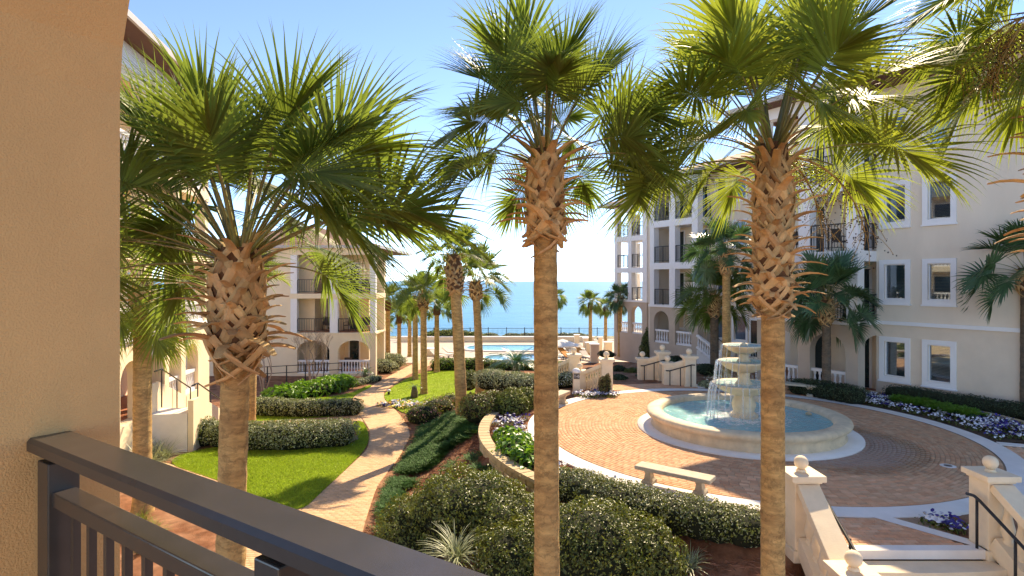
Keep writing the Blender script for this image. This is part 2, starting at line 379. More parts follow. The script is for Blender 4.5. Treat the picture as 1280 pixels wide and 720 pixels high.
# ------------------------------------------------------------------ brick paths
def brick_mesh(l, w_, h=.05, ch=.006):
    b = MB(); b.add([(-l/2,-w_/2,-h),(l/2,-w_/2,-h),(l/2,w_/2,-h),(-l/2,w_/2,-h), (-l/2,-w_/2,-ch),(l/2,-w_/2,-ch),(l/2,w_/2,-ch),(-l/2,w_/2,-ch),
        (-l/2+ch,-w_/2+ch,0),(l/2-ch,-w_/2+ch,0),(l/2-ch,w_/2-ch,0),(-l/2+ch,w_/2-ch,0)],
        [(8,9,10,11)] + [(i,(i+1)%4,4+(i+1)%4,4+i) for i in range(4)] + [(4+i,4+(i+1)%4,8+(i+1)%4,8+i) for i in range(4)])
    return b
def bricks_np(B, name, mat, parent):
    """B: list of (x,y,z,angle,len,wid) -> one stuff mesh"""
    src = brick_mesh(1, 1); base = np.array(src.v); B = np.array(B); n = len(B)
    ch = .006
    sx = np.sign(base[:,0]); sy = np.sign(base[:,1]); inner = np.array([0]*8 + [1]*4)
    X = sx[None]*(B[:,4:5]/2 - inner*ch); Yv = sy[None]*(B[:,5:6]/2 - inner*ch); c, s_ = np.cos(B[:,3:4]), np.sin(B[:,3:4])
    Vv = np.stack([B[:,0:1] + c*X - s_*Yv, B[:,1:2] + s_*X + c*Yv, B[:,2:3] + np.broadcast_to(base[:,2], X.shape)], -1).reshape(-1, 3)
    fs = np.array(src.f); Fq = (np.arange(n)[:,None,None]*12 + fs[None]).reshape(-1, 4)
    return tag(ob(name, npmesh(name, Vv, Fq, mat), parent), kind='stuff')
def lay_bricks(B, nsingle, mat, parent, stuffname, key):
    B = sorted(B, key=key); shared = {}
    for x, y, z, a, l, w_ in B[:nsingle]:
        k = (round(l, 2), round(w_, 3))
        if k not in shared: shared[k] = brick_mesh(*k).mesh('brick', mat)
        ob('brick', shared[k], parent, (x, y, z), (0, 0, a))
    if len(B) > nsingle: bricks_np(B[nsingle:], stuffname, mat, parent)
def vis(px, py): return 0 <= px <= 1280 and py <= 720
def proj(x, y, z): return 640 + F*x/y, 351 + F*(EYE - z)/y
rnd = random.Random(5)
def ribbon(name, left, right, bricks, zoff=.03, zf=None, nsingle=0, avoid=None, mat='path_brick'):
    """a paved strip between two edges; bed sheet plus bricks laid in running bond across it"""
    zf = zf or (lambda x, y: zlow(y))
    def resample(P, n):
        P = [Vector((p[0], p[1])) for p in P]; d = [0]
        for i in range(1, len(P)): d.append(d[-1] + (P[i]-P[i-1]).length)
        out = []
        for k in range(n):
            s = d[-1]*k/(n-1); i = max(j for j in range(len(d)) if d[j] <= s + 1e-9); i = min(i, len(P)-2)
            out.append(P[i].lerp(P[i+1], (s-d[i])/(d[i+1]-d[i])))
        for _ in range(max(1, n//14)):
            out = [out[0]] + [(out[i-1] + out[i]*2 + out[i+1])/4 for i in range(1, n-1)] + [out[-1]]
        return out
    mid = sum((Vector(left[i][:2]) - Vector(left[i-1][:2])).length for i in range(1, len(left)))
    n = int(mid / .105) + 2; A, B_ = resample(left, n), resample(right, n)
    b = MB(); k = max(1, n//120); idx = list(range(0, n, k)); idx = idx + ([n-1] if idx[-1] != n-1 else [])
    P = []
    for i in idx: P += [(A[i].x, A[i].y, zf(A[i].x, A[i].y)+zoff-.012), (B_[i].x, B_[i].y, zf(B_[i].x, B_[i].y)+zoff-.012)]
    b.add(P, [(2*i, 2*i+1, 2*i+3, 2*i+2) for i in range(len(idx)-1)])
    o = tag(b.build(name, 'joint_sand' if bricks else 'path_far'), kind='structure')
    if bricks:
        Bk = []
        for i in range(n-1):
            a, c = A[i].lerp(A[i+1], .5), B_[i].lerp(B_[i+1], .5); wd = (c-a).length; dr = (c-a)/wd; step = ((A[i+1]-A[i]).length + (B_[i+1]-B_[i]).length)/2
            s = -.1 if i % 2 else 0
            while s < wd - .03:
                e = min(s + .2, wd); s0 = max(s, 0)
                if e - s0 > .03:
                    pt = a + dr*(s0 + e)/2
                    if not (avoid and avoid(pt)) : Bk.append((pt.x, pt.y, zf(pt.x, pt.y)+zoff+rnd.uniform(-.003,.003), math.atan2(dr.y, dr.x), e - s0 - .008, min(max(step, .07), .115) - .008))
                s += .2
        def key(t_):
            px, py = proj(t_[0], t_[1], t_[2]); return (0 if (vis(px, py) and px > 330) else 1, t_[1])
        lay_bricks(Bk, nsingle, mat, o, 'paving_bricks', key)
    return o, A, B_
mainL = [(-7.0,9.0),(-6.3,11),(-5.6,13.2)] + [L(*p)[:] for p in [(380,637),(430,590),(460,562),(463,540),(452,522),(441,508),(441,497),(470,480),(500,463),(517,455),(530,449)]]
mainR = [(-2.9,9.0),(-3.1,11),(-3.4,13.0)] + [L(*p)[:] for p in [(457,650),(470,610),(500,570),(513,545),(508,530),(494,513),(480,500),(479,490),(508,470),(530,460),(550,452)]]
path, pA, pB = ribbon('path', mainL, mainR, True, nsingle=300)
mainpoly = [tuple(p) for p in pA] + [tuple(p) for p in reversed(pB)]
av = lambda pt: in_poly(pt.x, pt.y, mainpoly)
ribbon('path_to_steps', [L(*p)[:] for p in [(452,512),(400,519),(330,526),(262,532)]], [L(*p)[:] for p in [(463,527),(410,530),(330,540),(255,548)]], True, zoff=.026, avoid=av)
ribbon('path_near', [L(*p)[:] for p in [(392,632),(322,622),(290,606),(250,592),(196,577),(140,560)]], [L(*p)[:] for p in [(376,668),(300,652),(262,628),(230,612),(180,600),(120,585)]], True, zoff=.026, avoid=av)

# ------------------------------------------------------------------ pool terrace
zd = zlow(61)
deck = MB(); DY0, DY1 = 49.5, 75
deck.add([(-30,DY0,zlow(DY0)+.03),(24,DY0,zlow(DY0)+.03),(24,61,zd+.03),(-30,61,zd+.03),(24,DY1,zd+.03),(-30,DY1,zd+.03)], [(0,1,2,3),(3,2,4,5)])
tag(deck.build('pool_deck', 'deck'), kind='structure')
m = bpy.data.materials.new('pool_water'); m.use_nodes = True; t = m.node_tree; p = t.nodes['Principled BSDF']; MATS['pool_water'] = m
p.inputs['Base Color'].default_value = (.10, .40, .50, 1); p.inputs['Roughness'].default_value = .08; p.inputs['Specular IOR Level'].default_value = .5
geo = _n(t, 'ShaderNodeNewGeometry'); nz = _n(t, 'ShaderNodeTexNoise'); nz.inputs['Scale'].default_value = 4.5; nz.inputs['Detail'].default_value = 4; t.links.new(geo.outputs['Position'], nz.inputs['Vector'])
bp = _n(t, 'ShaderNodeBump'); bp.inputs['Strength'].default_value = .5; bp.inputs['Distance'].default_value = .05; t.links.new(nz.outputs['Fac'], bp.inputs['Height']); t.links.new(bp.outputs[0], p.inputs['Normal'])
def pool(name, cx, cy, rx, ry, label, zb):
    th = thing(name, label, 'pool', (cx, cy, zb))
    def sup(a, k): c, s_ = math.cos(a), math.sin(a); return (cx + k*rx*math.copysign(abs(c)**.75, c)*1, cy + (ry + (k-1)*rx)*math.copysign(abs(s_)**.75, s_))
    N = 48; b = MB(); P = []
    for i in range(N):
        a = 2*PI*i/N; o_ = sup(a, 1.06); i_ = sup(a, .98)
        P += [(o_[0], o_[1], zb), (o_[0], o_[1], zb+.16), (i_[0], i_[1], zb+.16), (i_[0], i_[1], zb+.02)]
    b.add(P, [(4*i+k, 4*((i+1)%N)+k, 4*((i+1)%N)+k+1, 4*i+k+1) for i in range(N) for k in range(3)])
    b.build('coping', 'white_concrete', th)
    wt = MB(); wt.add([(*sup(2*PI*i/N, 1.0), zb+.08) for i in range(N)], [tuple(range(N))]); wt.build('water', 'pool_water', th)
    return th
pool('swimming_pool', -.2, 63.2, 4.9, 2.9, 'large turquoise swimming pool beside the sea fence', zd+.03)
pool('plunge_pool', .9, 53.0, 3.5, 2.1, 'small turquoise pool in front of the large one', zlow(53.2)+.05)

# ================================================================== BUILDINGS
def frame(o, ux, uy, flip=False):
    """local (u along facade, v out of it, z) -> world"""
    n = math.hypot(ux, uy); ux, uy = ux/n, uy/n; vx, vy = (-uy, ux) if not flip else (uy, -ux)
    return lambda u, v, z: (o[0] + ux*u + vx*v, o[1] + uy*u + vy*v, z)
def wall_open(b, u0, u1, z0, z1, vf, th, ops, axis='u'):
    """wall with real openings: ops = [(ua, ub, za, zb, rise)], arch of given rise on top (0 = flat); axis 'v' swaps u and v"""
    us = {u0, u1}; N = 20
    for ua, ub, za, zb, ar in ops:
        k = N if ar else 1
        for i in range(k+1): us.add(round(ua + (ub-ua)*i/k if not ar else (ua+ub)/2 - (ub-ua)/2*math.cos(PI*i/k), 5))
    us = sorted(us); mp = (lambda u, v, z: (u, v, z)) if axis == 'u' else (lambda u, v, z: (v, u, z))
    def col_at(ua, ub):
        m_ = (ua+ub)/2; r = []
        for o in ops:
            if o[0] < m_ < o[1]: r.append(o)
        return sorted(r, key=lambda o: o[2])
    def top(o, u):
        c, h = (o[0]+o[1])/2, (o[1]-o[0])/2
        return o[3] - o[4] + o[4]*math.sqrt(max(0, 1-((u-c)/h)**2)) if o[4] else o[3]
    def quad(P): b.add([mp(*p_) for p_ in P], [(0,1,2,3)])
    va, vb = vf, vf - th
    for a, c in zip(us[:-1], us[1:]):
        lo = (z0, z0)
        for o in col_at(a, c) + [None]:
            hi = (o[2], o[2]) if o else (z1, z1)
            if hi[0] - lo[0] > 1e-5 or hi[1] - lo[1] > 1e-5:
                for v in (va, vb): quad([(a,v,lo[0]),(c,v,lo[1]),(c,v,hi[1]),(a,v,hi[0])])
            if o:
                t0, t1 = top(o, a), top(o, c)
                if o[2] > z0 + 1e-4: quad([(a,va,o[2]),(c,va,o[2]),(c,vb,o[2]),(a,vb,o[2])])
                quad([(a,va,t0),(c,va,t1),(c,vb,t1),(a,vb,t0)]); lo = (t0, t1)
    for o in ops:
        for u in (o[0], o[1]): quad([(u,va,o[2]),(u,va,o[3]-o[4]),(u,vb,o[3]-o[4]),(u,vb,o[2])])
    for u in (u0, u1): quad([(u,va,z0),(u,va,z1),(u,vb,z1),(u,vb,z0)])
    quad([(u0,va,z1),(u1,va,z1),(u1,vb,z1),(u0,vb,z1)])
    return b
def railing(xf, a, b_, z, parent, h=1.05, step=.115, mat='black_iron', name='balcony_railing'):
    """iron railing between (u,v) points"""
    r = MB(xf); A, B_ = Vector((*a, 0)), Vector((*b_, 0)); n = max(2, int((B_-A).length/step))
    up = Vector((0,0,1))
    r.beam(A + up*(z+h), B_ + up*(z+h), .06, .045); r.beam(A + up*(z+.1), B_ + up*(z+.1), .04, .03)
    for i in range(n+1):
        p_ = A.lerp(B_, i/n); w_ = .05 if i in (0, n, n//2) else .018
        r.beam(p_ + up*(z+.02 if w_ > .02 else z+.11), p_ + up*(z+h-.024), w_, w_, (1,0,0))
    return r.build(name, mat, parent)
def baluster_prof(h, r=.07):
    return [(r*.9,0),(r*.9,h*.08),(r*.55,h*.12),(r*.75,h*.2),(r*1.0,h*.34),(r*.7,h*.52),(r*.45,h*.7),(r*.5,h*.78),(r*.75,h*.84),(r*.8,h*.92),(r*.8,h)]
def balustrade(xf, a, b_, z, parent, h=.85, step=.2, z2=None, mat='white_trim'):
    A, B_ = Vector((*a, z)), Vector((*b_, z2 if z2 is not None else z)); r = MB(xf); ln = (B_-A).length; n = max(2, int(ln/step)); up = Vector((0,0,1))
    r.beam(A + up*(h-.06), B_ + up*(h-.06), .2, .12); r.beam(A + up*.06, B_ + up*.06, .2, .12)
    for i in range(n):
        p_ = A.lerp(B_, (i+.5)/n) + up*.1; pr = baluster_prof(h-.22); r.lathe(pr, p_, 8)
    return r.build('balustrade', mat, parent)
def window(xf, ua, ub, za, zb, v, parent, glass='glass_dark', trim=.18, sash=True):
    """glass area ua..ub x za..zb set back in the opening; trim proud of the wall"""
    f = MB(xf); t_ = trim; p0, p1 = v - .02, v + .05
    f.box(ua-t_, ua, p0, p1, za-t_, zb+t_); f.box(ub, ub+t_, p0, p1, za-t_, zb+t_); f.box(ua, ub, p0, p1, zb, zb+t_); f.box(ua, ub, p0, p1, za-t_, za)
    f.box(ua-t_-.03, ub+t_+.03, p0, p1+.04, za-t_-.06, za-t_)
    o = f.build('window', 'white_trim', parent, bevel=0)
    g = MB(xf); g.box(ua, ub, v-.13, v-.11, za, zb); g.build('pane', glass, o)
    if glass == 'glass_clear':
        s_ = MB(xf); n = int((zb-za)/.055); cut = 1.0
        for i in range(n):
            z = zb - .03 - i*.055
            if z > za + .02: s_.add([(ua+.01,v-.165,z-.024),(ub-.01,v-.165,z-.024),(ub-.01,v-.142,z+.022),(ua+.01,v-.142,z+.022)], [(0,1,2,3)])
        s_.build('blind', 'blind', o)
        s_ = MB(xf); s_.box(ua, ub, v-.21, v-.19, za, zb); s_.build('curtain', 'cushion', o)
    if sash:
        s_ = MB(xf); w_ = .035
        s_.box(ua, ua+w_, v-.11, v-.06, za, zb); s_.box(ub-w_, ub, v-.11, v-.06, za, zb); s_.box(ua+w_, ub-w_, v-.11, v-.06, za, za+w_); s_.box(ua+w_, ub-w_, v-.11, v-.06, zb-w_, zb)
        s_.build('sash', 'white_trim', o)
    return o
def door(xf, ua, ub, z, v, parent, h=2.15):
    f = MB(xf); f.box(ua-.1, ua, v-.02, v+.04, z, z+h+.1); f.box(ub, ub+.1, v-.02, v+.04, z, z+h+.1); f.box(ua, ub, v-.02, v+.04, z+h, z+h+.1)
    o = f.build('door', 'white_trim', parent); g = MB(xf); g.box(ua, ub, v-.01, v+.005, z, z+h); g.build('pane', 'glass_dark', o)
    return o
def hip_roof(xf, u0, u1, v0, v1, z, rise, parent, ov=.8, soff='soffit'):
    u0 -= ov; u1 += ov; v0 -= ov; v1 += ov; b = MB(xf); k = min(u1-u0, v1-v0)/2
    um0, um1, vm0, vm1 = u0+k, u1-k, v0+k, v1-k
    P = [(u0,v0,z+.14),(u1,v0,z+.14),(u1,v1,z+.14),(u0,v1,z+.14),(um0,vm0,z+rise),(um1,vm0,z+rise),(um1,vm1,z+rise),(um0,vm1,z+rise)]
    b.add(P, [(0,1,5,4),(1,2,6,5),(2,3,7,6),(3,0,4,7),(4,5,6,7)])
    o = b.build('roof', 'roof_tile', parent)
    e = MB(xf); e.box(u0+.02, u1-.02, v0+.02, v1-.02, z-.02, z+.13); e.build('eave', soff, o)
    g = MB(xf); t_ = .1
    for a in ((u0-.08,u1+.08,v0-.08,v0+.015),(u0-.08,u1+.08,v1-.015,v1+.08),(u0-.08,u0+.015,v0+.015,v1-.015),(u1-.015,u1+.08,v0+.015,v1-.015)): g.box(*a, z-.03, z+.17)
    g.build('gutter', 'gutter', o)
    return o
def chair(loc, rz, label, group, parent=None):
    t_ = thing('patio_chair', label, 'chair', loc, group, rz)
    b = MB(); b.box(-.26,.26,-.25,.25,.40,.45); s_ = b.build('seat', 'sling', t_, local=True)
    b = MB(); b.beam((0,.25,.44),(0,.36,.98),.52,.04,(0,1,0)); b.build('backrest', 'sling', t_, local=True)
    for sx in (-1,1):
        b = MB(); b.tube([(sx*.28,-.24,0),(sx*.28,-.26,.64),(sx*.28,.28,.66),(sx*.28,.30,0)],.022,6); b.build('arm_frame','furniture',t_,local=True)
    return t_
def table(loc, label, r=.45, h=.72):
    t_ = thing('patio_table', label, 'table', loc)
    b = MB(); b.lathe([(r,h),(r,h+.03)], n=20); b.build('tabletop','furniture',t_,local=True)
    b = MB(); b.lathe([(.22,0),(.2,.03),(.03,.06),(.03,h)], n=10); b.build('pedestal','furniture',t_,local=True)
    return t_

# ------------------------------------------------------------------ right-hand building (stepped wings)
rf = frame((14.5, 23.7), -.52, .855)     # v then points to the courtyard
RBD = thing('apartment_building', 'four-storey taupe stucco apartment building with arcades, stepping back from the fountain plaza towards the sea', 'building', (14.5, 23.7, 0))
LV = [0, 2.93, 5.8, 8.62]; EA = 12.3
# near wing: blank wall with paired windows
b = MB(rf); ops = []
wins = [(-1.53, -.77), (-3.04, -2.3), (-9.1, -8.3)]
zs = [(.82, 2.2), (3.88, 5.25), (6.9, 8.35), (9.7, 11.15)]
for i, (za, zb) in enumerate(zs):
    for ua, ub in wins: ops.append((ua, ub, za, zb, 0))
up = [o for o in ops if o[2] > 2.9]; dn = [o for o in ops if o[2] < 2.9]
wall_open(b, -14, -.47, 2.93, EA, 0, .3, up); b.build('wall', 'stucco_cream', RBD)
b = MB(rf); wall_open(b, -14, -.47, -.3, 2.93, .012, .3, dn); b.build('wall', 'stucco_base', RBD)
for i, (za, zb) in enumerate(zs):
    for ua, ub in wins: window(rf, ua, ub, za, zb, .0 if i else .012, RBD, 'glass_clear')
b = MB(rf); b.box(-14, -.47, -.05, .09, 2.86, 3.0); b.build('band', 'white_trim', RBD)
def pavilion(xf, cols, vf, vb, z0, arc_floor, lv, eave, side, rails=True, apex=2.44, backs=True, chairs=0, pw=None, ring=True):
    """open loggia tower: arcade at the bottom, columned balconies above. cols = [(ua,ub)...] columns along the facade"""
    u0, u1 = cols[0][0], cols[-1][1]; bays = [(cols[i][1], cols[i+1][0]) for i in range(len(cols)-1)]
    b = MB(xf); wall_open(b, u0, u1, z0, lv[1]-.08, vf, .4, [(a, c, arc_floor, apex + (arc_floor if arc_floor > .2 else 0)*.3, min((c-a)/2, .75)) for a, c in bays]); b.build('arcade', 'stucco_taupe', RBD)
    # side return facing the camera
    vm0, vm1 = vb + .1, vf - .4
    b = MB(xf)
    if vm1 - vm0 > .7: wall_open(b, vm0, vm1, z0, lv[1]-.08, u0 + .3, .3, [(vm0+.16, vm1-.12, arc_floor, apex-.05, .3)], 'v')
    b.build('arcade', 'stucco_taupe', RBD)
    for a, c in bays: balustrade(xf, (a, vf-.2), (c, vf-.2), arc_floor, RBD, .9, .2)
    b = MB(xf); b.box(u0-.07, u1+.05, vb, vf+.08, lv[1]-.09, lv[1]+.07); b.build('band', 'white_trim', RBD)
    for k in range(1, len(lv)):
        zt = (lv[k+1] if k+1 < len(lv) else eave)
        if k > 1: b = MB(xf); b.box(u0, u1, vb, vf, lv[k]-.42, lv[k]); b.build('balcony_slab', 'white_trim', RBD)
        top = zt - .42 if k+1 < len(lv) else zt
        for a, c in cols:
            b = MB(xf); b.box(a+.015, c-.015, vf-.5, vf-.02, lv[k]+(.07 if k == 1 else 0), top); b.build('column', 'white_trim', RBD)
        if k+1 == len(lv): b = MB(xf); b.box(u0+.01, u1-.01, vf-.45, vf-.01, top-.5, top+.0); b.build('beam', 'white_trim', RBD)
        for a, c in bays:
            railing(xf, (a+.0, vf-.1), (c, vf-.1), lv[k]+.05, RBD)
        if vm1 - vm0 > .7: railing(xf, (u0+.1, vm0+.1), (u0+.1, vm1), lv[k]+.05, RBD)
    return bays
# near pavilion
cols = [(-.47,0),(1.49,2.02),(3.5,4.0)]
b = MB(rf); b.box(-.47, 4.0, -1.35, -1.1, -.2, EA); b.build('wall', 'stucco_cream', RBD)
b = MB(rf); b.box(-.47, -.3, -1.1, -.3, -.2, EA); b.build('wall', 'stucco_cream', RBD)
b = MB(rf); b.box(-.3, 4.0, -1.1, 1.0, -.3, .02); b.build('porch_floor', 'tile_red', RBD)
pavilion(rf, cols, 1.4, -1.1, -.3, .04, LV, EA, True)
for k in range(4):
    for (a, c) in ((.35, 1.15), (2.3, 3.2)): door(rf, a, c, LV[k]+.03, -1.1, RBD)
# mid wing: set-back wall
b = MB(rf); ops = []
for za, zb in ((1.0, 2.46), (3.9, 5.3), (6.8, 8.2), (9.6, 11.0)):
    for ua, ub in ((9.55, 10.4), (11.0, 11.7), (7.2, 8.0)): ops.append((ua, ub, za, zb, 0))
wall_open(b, 4.0, 12.2, -.8, 11.6, -5.3, .3, ops); b.build('wall', 'stucco_cream', RBD)
for o in ops: window(rf, *o[:4], -5.3, RBD, 'glass_blue', trim=.13)
door(rf, 8.5, 9.2, .1, -5.29, RBD)
b = MB(rf); b.box(4.0, 12.0, -5.4, -5.22, 2.86, 3.0); b.build('band', 'white_trim', RBD)
cols = [(12.0,12.5),(13.87,14.4),(15.75,16.15)]
b = MB(rf); b.box(12.2, 16.3, -6.1, -5.9, -.8, 11.6); b.build('wall', 'stucco_cream', RBD)
b = MB(rf); b.box(12.31, 16.0, -5.9, -4.3, -.8, .42); b.build('porch_floor', 'stucco_base', RBD)
pavilion(rf, cols, -3.9, -5.4, -.9, .43, LV, 11.3, True)
for k in range(4):
    for a in (12.9, 14.9): (door(rf, a, a+.75, LV[k]+(.45 if k == 0 else .03), -5.9, RBD) if k else window(rf, a, a+.7, 1.4, 2.5, -5.89, RBD, trim=.1))
# link wall and far pavilion
b = MB(rf); wall_open(b, 16.2, 21.6, -1.6, 11.0, -10.2, .3, []); b.build('wall', 'stucco_cream', RBD)
b = MB(rf); b.box(16.15, 16.35, -10.3, -4.0, -1.5, 11.0); b.build('wall', 'stucco_cream', RBD)
b = MB(rf); b.box(21.6, 22.9, -11.6, -11.3, -1.9, 10.9); b.build('wall', 'stucco_cream', RBD)
b = MB(rf); b.box(21.72, 25.2, -11.5, -9.25, -1.9, .2); b.build('porch_floor', 'stucco_base', RBD)
cols = [(21.4,21.95),(23.2,23.65),(24.95,25.35)]
LV2 = [0, 2.93, 5.7, 8.35]
pavilion(rf, cols, -8.8, -11.2, -2.2, .22, LV2, 10.9, True)
for k in range(1, 4):
    for u in (24.95, 22.9):
        b = MB(rf); b.box(u, u+.38, -11.5, -11.1, LV2[k]+.08, (LV2+[10.9])[k+1]-.43); b.build('column', 'white_trim', RBD)
    railing(rf, (22.9, -11.2), (25.3, -11.2), LV2[k]+.05, RBD)
    railing(rf, (25.25, -11.1), (25.25, -9.3), LV2[k]+.05, RBD)
# inner mass (keeps the sun out of the rooms) and roofs
for a in ((-14, 3.9, -13, -1.4, -.5, EA), (4.0, 16.2, -16, -6.2, -1.5, 11.2), (16.3, 21.7, -18, -10.6, -2, 10.8), (21.7, 22.85, -18, -11.65, -2.2, 10.8)):
    b = MB(rf); b.box(*a); b.build('room_block', 'stucco_cream', RBD)
hip_roof(rf, -14, 4.0, -13, 1.4, EA, 3, RBD, .9)
hip_roof(rf, 4.9, 16.2, -16, -4.2, 11.45, 2.2, RBD, .5)
hip_roof(rf, 17.4, 25.4, -18, -8.9, 11.0, 2.0, RBD, 1.0)
# stairs from the mid pavilion down to the courtyard, with stone balustrade
b = MB(rf)
for i in range(6): b.box(11.9 - .34*(i+1), 11.9 - .34*i, -5.0, -3.7, -.9, .3 - .17*i)
st = b.build('porch_steps', 'white_concrete', RBD)
balustrade(rf, (11.9, -3.75), (9.95, -3.75), .42, RBD, .85, .2, z2=-.6)
b = MB(rf); b.tube([(11.9,-4.9,1.3),(9.95,-4.9,.35),(9.95,-4.9,-.5)], .03, 6); b.build('handrail', 'black_iron', RBD)
for i, (u, v, k, a) in enumerate([(.6,.5,2,.4),(2.7,.3,2,2.0),(13.2,-4.9,3,.5),(13.1,-4.9,2,.2),(15.1,-4.9,3,.9),(24.3,-10.2,3,.4),(22.6,-10.1,3,2),(13.3,-4.9,1,1.1)]):
    w_ = rf(u, v, (LV2 if u > 20 else LV)[k] + .01)
    if u > 20: pass
    chair(w_, a, 'dark patio chair on the %s balcony of the %s loggia' % (('ground','second-storey','third-storey','top')[k], 'near' if u < 5 else 'far' if u > 20 else 'middle'), 'balcony chairs of the taupe building')

# ------------------------------------------------------------------ far-left building (faces the camera)
lf = lambda u, v, z: (-9.7 - u, 41 - v, z)
LB = thing('villa_building', 'cream three-level building with two-bay balconies, arched porch and brown hip roof beyond the lawn', 'building', (-9.7, 41, -2.1))
lz = [-2.06, .9, 3.69]; le = 6.95
cols = [(0,.42),(2.7,3.3),(5.6,6.1)]; bays = [(.42,2.7),(3.3,5.6)]
b = MB(lf); wall_open(b, 0, 6.1, -2.6, .82, 0, .4, [(a, c, lz[0]+.05, .35, .8) for a, c in bays]); b.build('arcade', 'stucco_gold', LB)
for a, c in bays: balustrade(lf, (a, -.2), (c, -.2), lz[0]+.05, LB, .95, .2)
for k in (1, 2):
    zt = lz[2]-.35 if k == 1 else le-.5
    b = MB(lf); b.box(-.05, 6.15, -3, .05, lz[k]-.35 if k == 2 else .8, lz[k]); b.build('balcony_slab', 'stucco_gold', LB)
    b = MB(lf); b.box(.45, 5.6, -2.6, -.3, lz[k]+.004, lz[k]+.03); b.build('balcony_tiles', 'tile_red', LB)
    for a, c in cols:
        b = MB(lf); b.box(a+.02, c-.02, -.42, -.02, lz[k], zt); b.build('column', 'white_trim', LB)
    for a, c in bays: railing(lf, (a, -.15), (c, -.15), lz[k]+.04, LB, .95)
b = MB(lf); b.box(-.04, 6.12, -.45, .0, le-.5, le); b.build('beam', 'stucco_gold', LB)
b = MB(lf); wall_open(b, 0, 6.1, -2.6, le, -2.7, .25, [(.75,1.15,lz[k]+.3,lz[k]+2.5,0) for k in range(3)] + [(1.45,1.75,lz[2]+.3,lz[2]+2.4,0)]); b.build('wall', 'stucco_gold', LB)
for k in range(3): door(lf, 1.9, 2.6, lz[k]+.05, -2.69, LB); door(lf, 3.5, 4.3, lz[k]+.05, -2.69, LB)
b = MB(lf); b.box(3.0, 3.2, -2.7, -.42, -2.5, le-.5); b.build('wall', 'stucco_gold', LB)
b = MB(lf); b.box(4.75, 6.1, -2.65, -1.2, -2.5, le-.5); b.build('wall', 'stucco_gold', LB)
b = MB(lf); b.box(6.1, 14, -4, -.1, -2.7, le); b.build('wall', 'stucco_gold', LB)
for k in (1, 2): window(lf, 10.2, 11.1, lz[k]+.8, lz[k]+2.2, -.1, LB)
b = MB(lf); b.box(1.9, 14, -12, -4.01, -2.7, le-.01); b.build('room_block', 'stucco_gold', LB)
b = MB(lf); b.box(.1, 6.0, -2.7, -.4, -2.6, lz[0]+.04); b.build('porch_floor', 'tile_red', LB)
hip_roof(lf, 0, 14, -12, 0, le, 2.0, LB, .35)
for i, (u, k, a) in enumerate([(1.0,2,.3),(2.2,2,-.4),(1.0,1,.4),(2.2,1,-.3),(1.6,1,3.0),(3.9,1,.6),(2.3,0,.2)]):
    chair(lf(u, -1.1 - .2*(i % 3), lz[k]+.03), a, 'dark sling chair on the %s of the cream building, %s bay' % (('porch','middle balcony','top balcony')[k], 'seaward' if u < 3 else 'blank-wall'), 'balcony chairs of the cream building')
table(lf(1.6, -1.3, lz[2]+.03), 'dark round table between chairs on the top balcony of the cream building')
table(lf(1.5, -1.7, lz[1]+.03), 'dark round table between chairs on the middle balcony of the cream building')

# ------------------------------------------------------------------ near-left building (sunlit arcade seen edge-on)
nf = frame((-12.5, 18.6), -.177, .984, True)
NB = thing('arcade_building', 'sunlit cream building with white arcade, balustrades and red-brown eaves behind the left palms', 'building', (-12.5, 18.6, 0))
az = -.1; ops = [(-2.4,-1.0,az,1.95,.7),(-.3,1.2,az,1.95,.7),(1.85,3.1,az,1.95,.62),(3.5,4.7,az,1.95,.6),(5.15,6.6,az,1.95,.7)]
b = MB(nf); wall_open(b, -12, 8, -1.6, 2.62, 0, .45, ops); b.build('arcade', 'stucco_gold', NB)
b = MB(nf); b.box(-12, 8.05, -2.6, .12, 2.62, 2.8); b.build('band', 'white_trim', NB)
b = MB(nf); b.box(-12, 7.9, -2.4, -.45, -1.6, az); b.build('porch_floor', 'tile_red', NB)
b = MB(nf); b.box(-12, 8, -9, -2.4, -1.6, 12.3); b.build('wall', 'stucco_cream', NB)
for o in ops[3:]: balustrade(nf, (o[0], -.2), (o[1], -.2), az, NB, .9, .2)
for k, z in enumerate((2.8, 5.7, 8.6)):
    for u in (-9, -6.4, -3.8, -1.2, 1.4, 4.2, 7.5):
        b = MB(nf); b.box(u, u+.45, -.45, -.02, z, z+2.5); b.build('column', 'stucco_gold', NB)
        if u < 7: balustrade(nf, (u+.45, -.2), ({-9:-6.4,-6.4:-3.8,-3.8:-1.2,-1.2:1.4,1.4:4.2,4.2:7.5}[u], -.2), z, NB, .9, .22)
    b = MB(nf); b.box(-12, 8, -2.4, .02, z+2.5, z+2.9); b.build('balcony_slab', 'stucco_gold', NB)
    for u in (-2.4, .5, 3.2, 5.6): door(nf, u, u+1.1, z, -2.39, NB)
b = MB(nf); b.box(-12, 8, -.5, .06, 11.5, 12.3); b.build('beam', 'white_trim', NB)
hip_roof(nf, -12, 8, -9, 0, 12.3, 2.6, NB, .95)
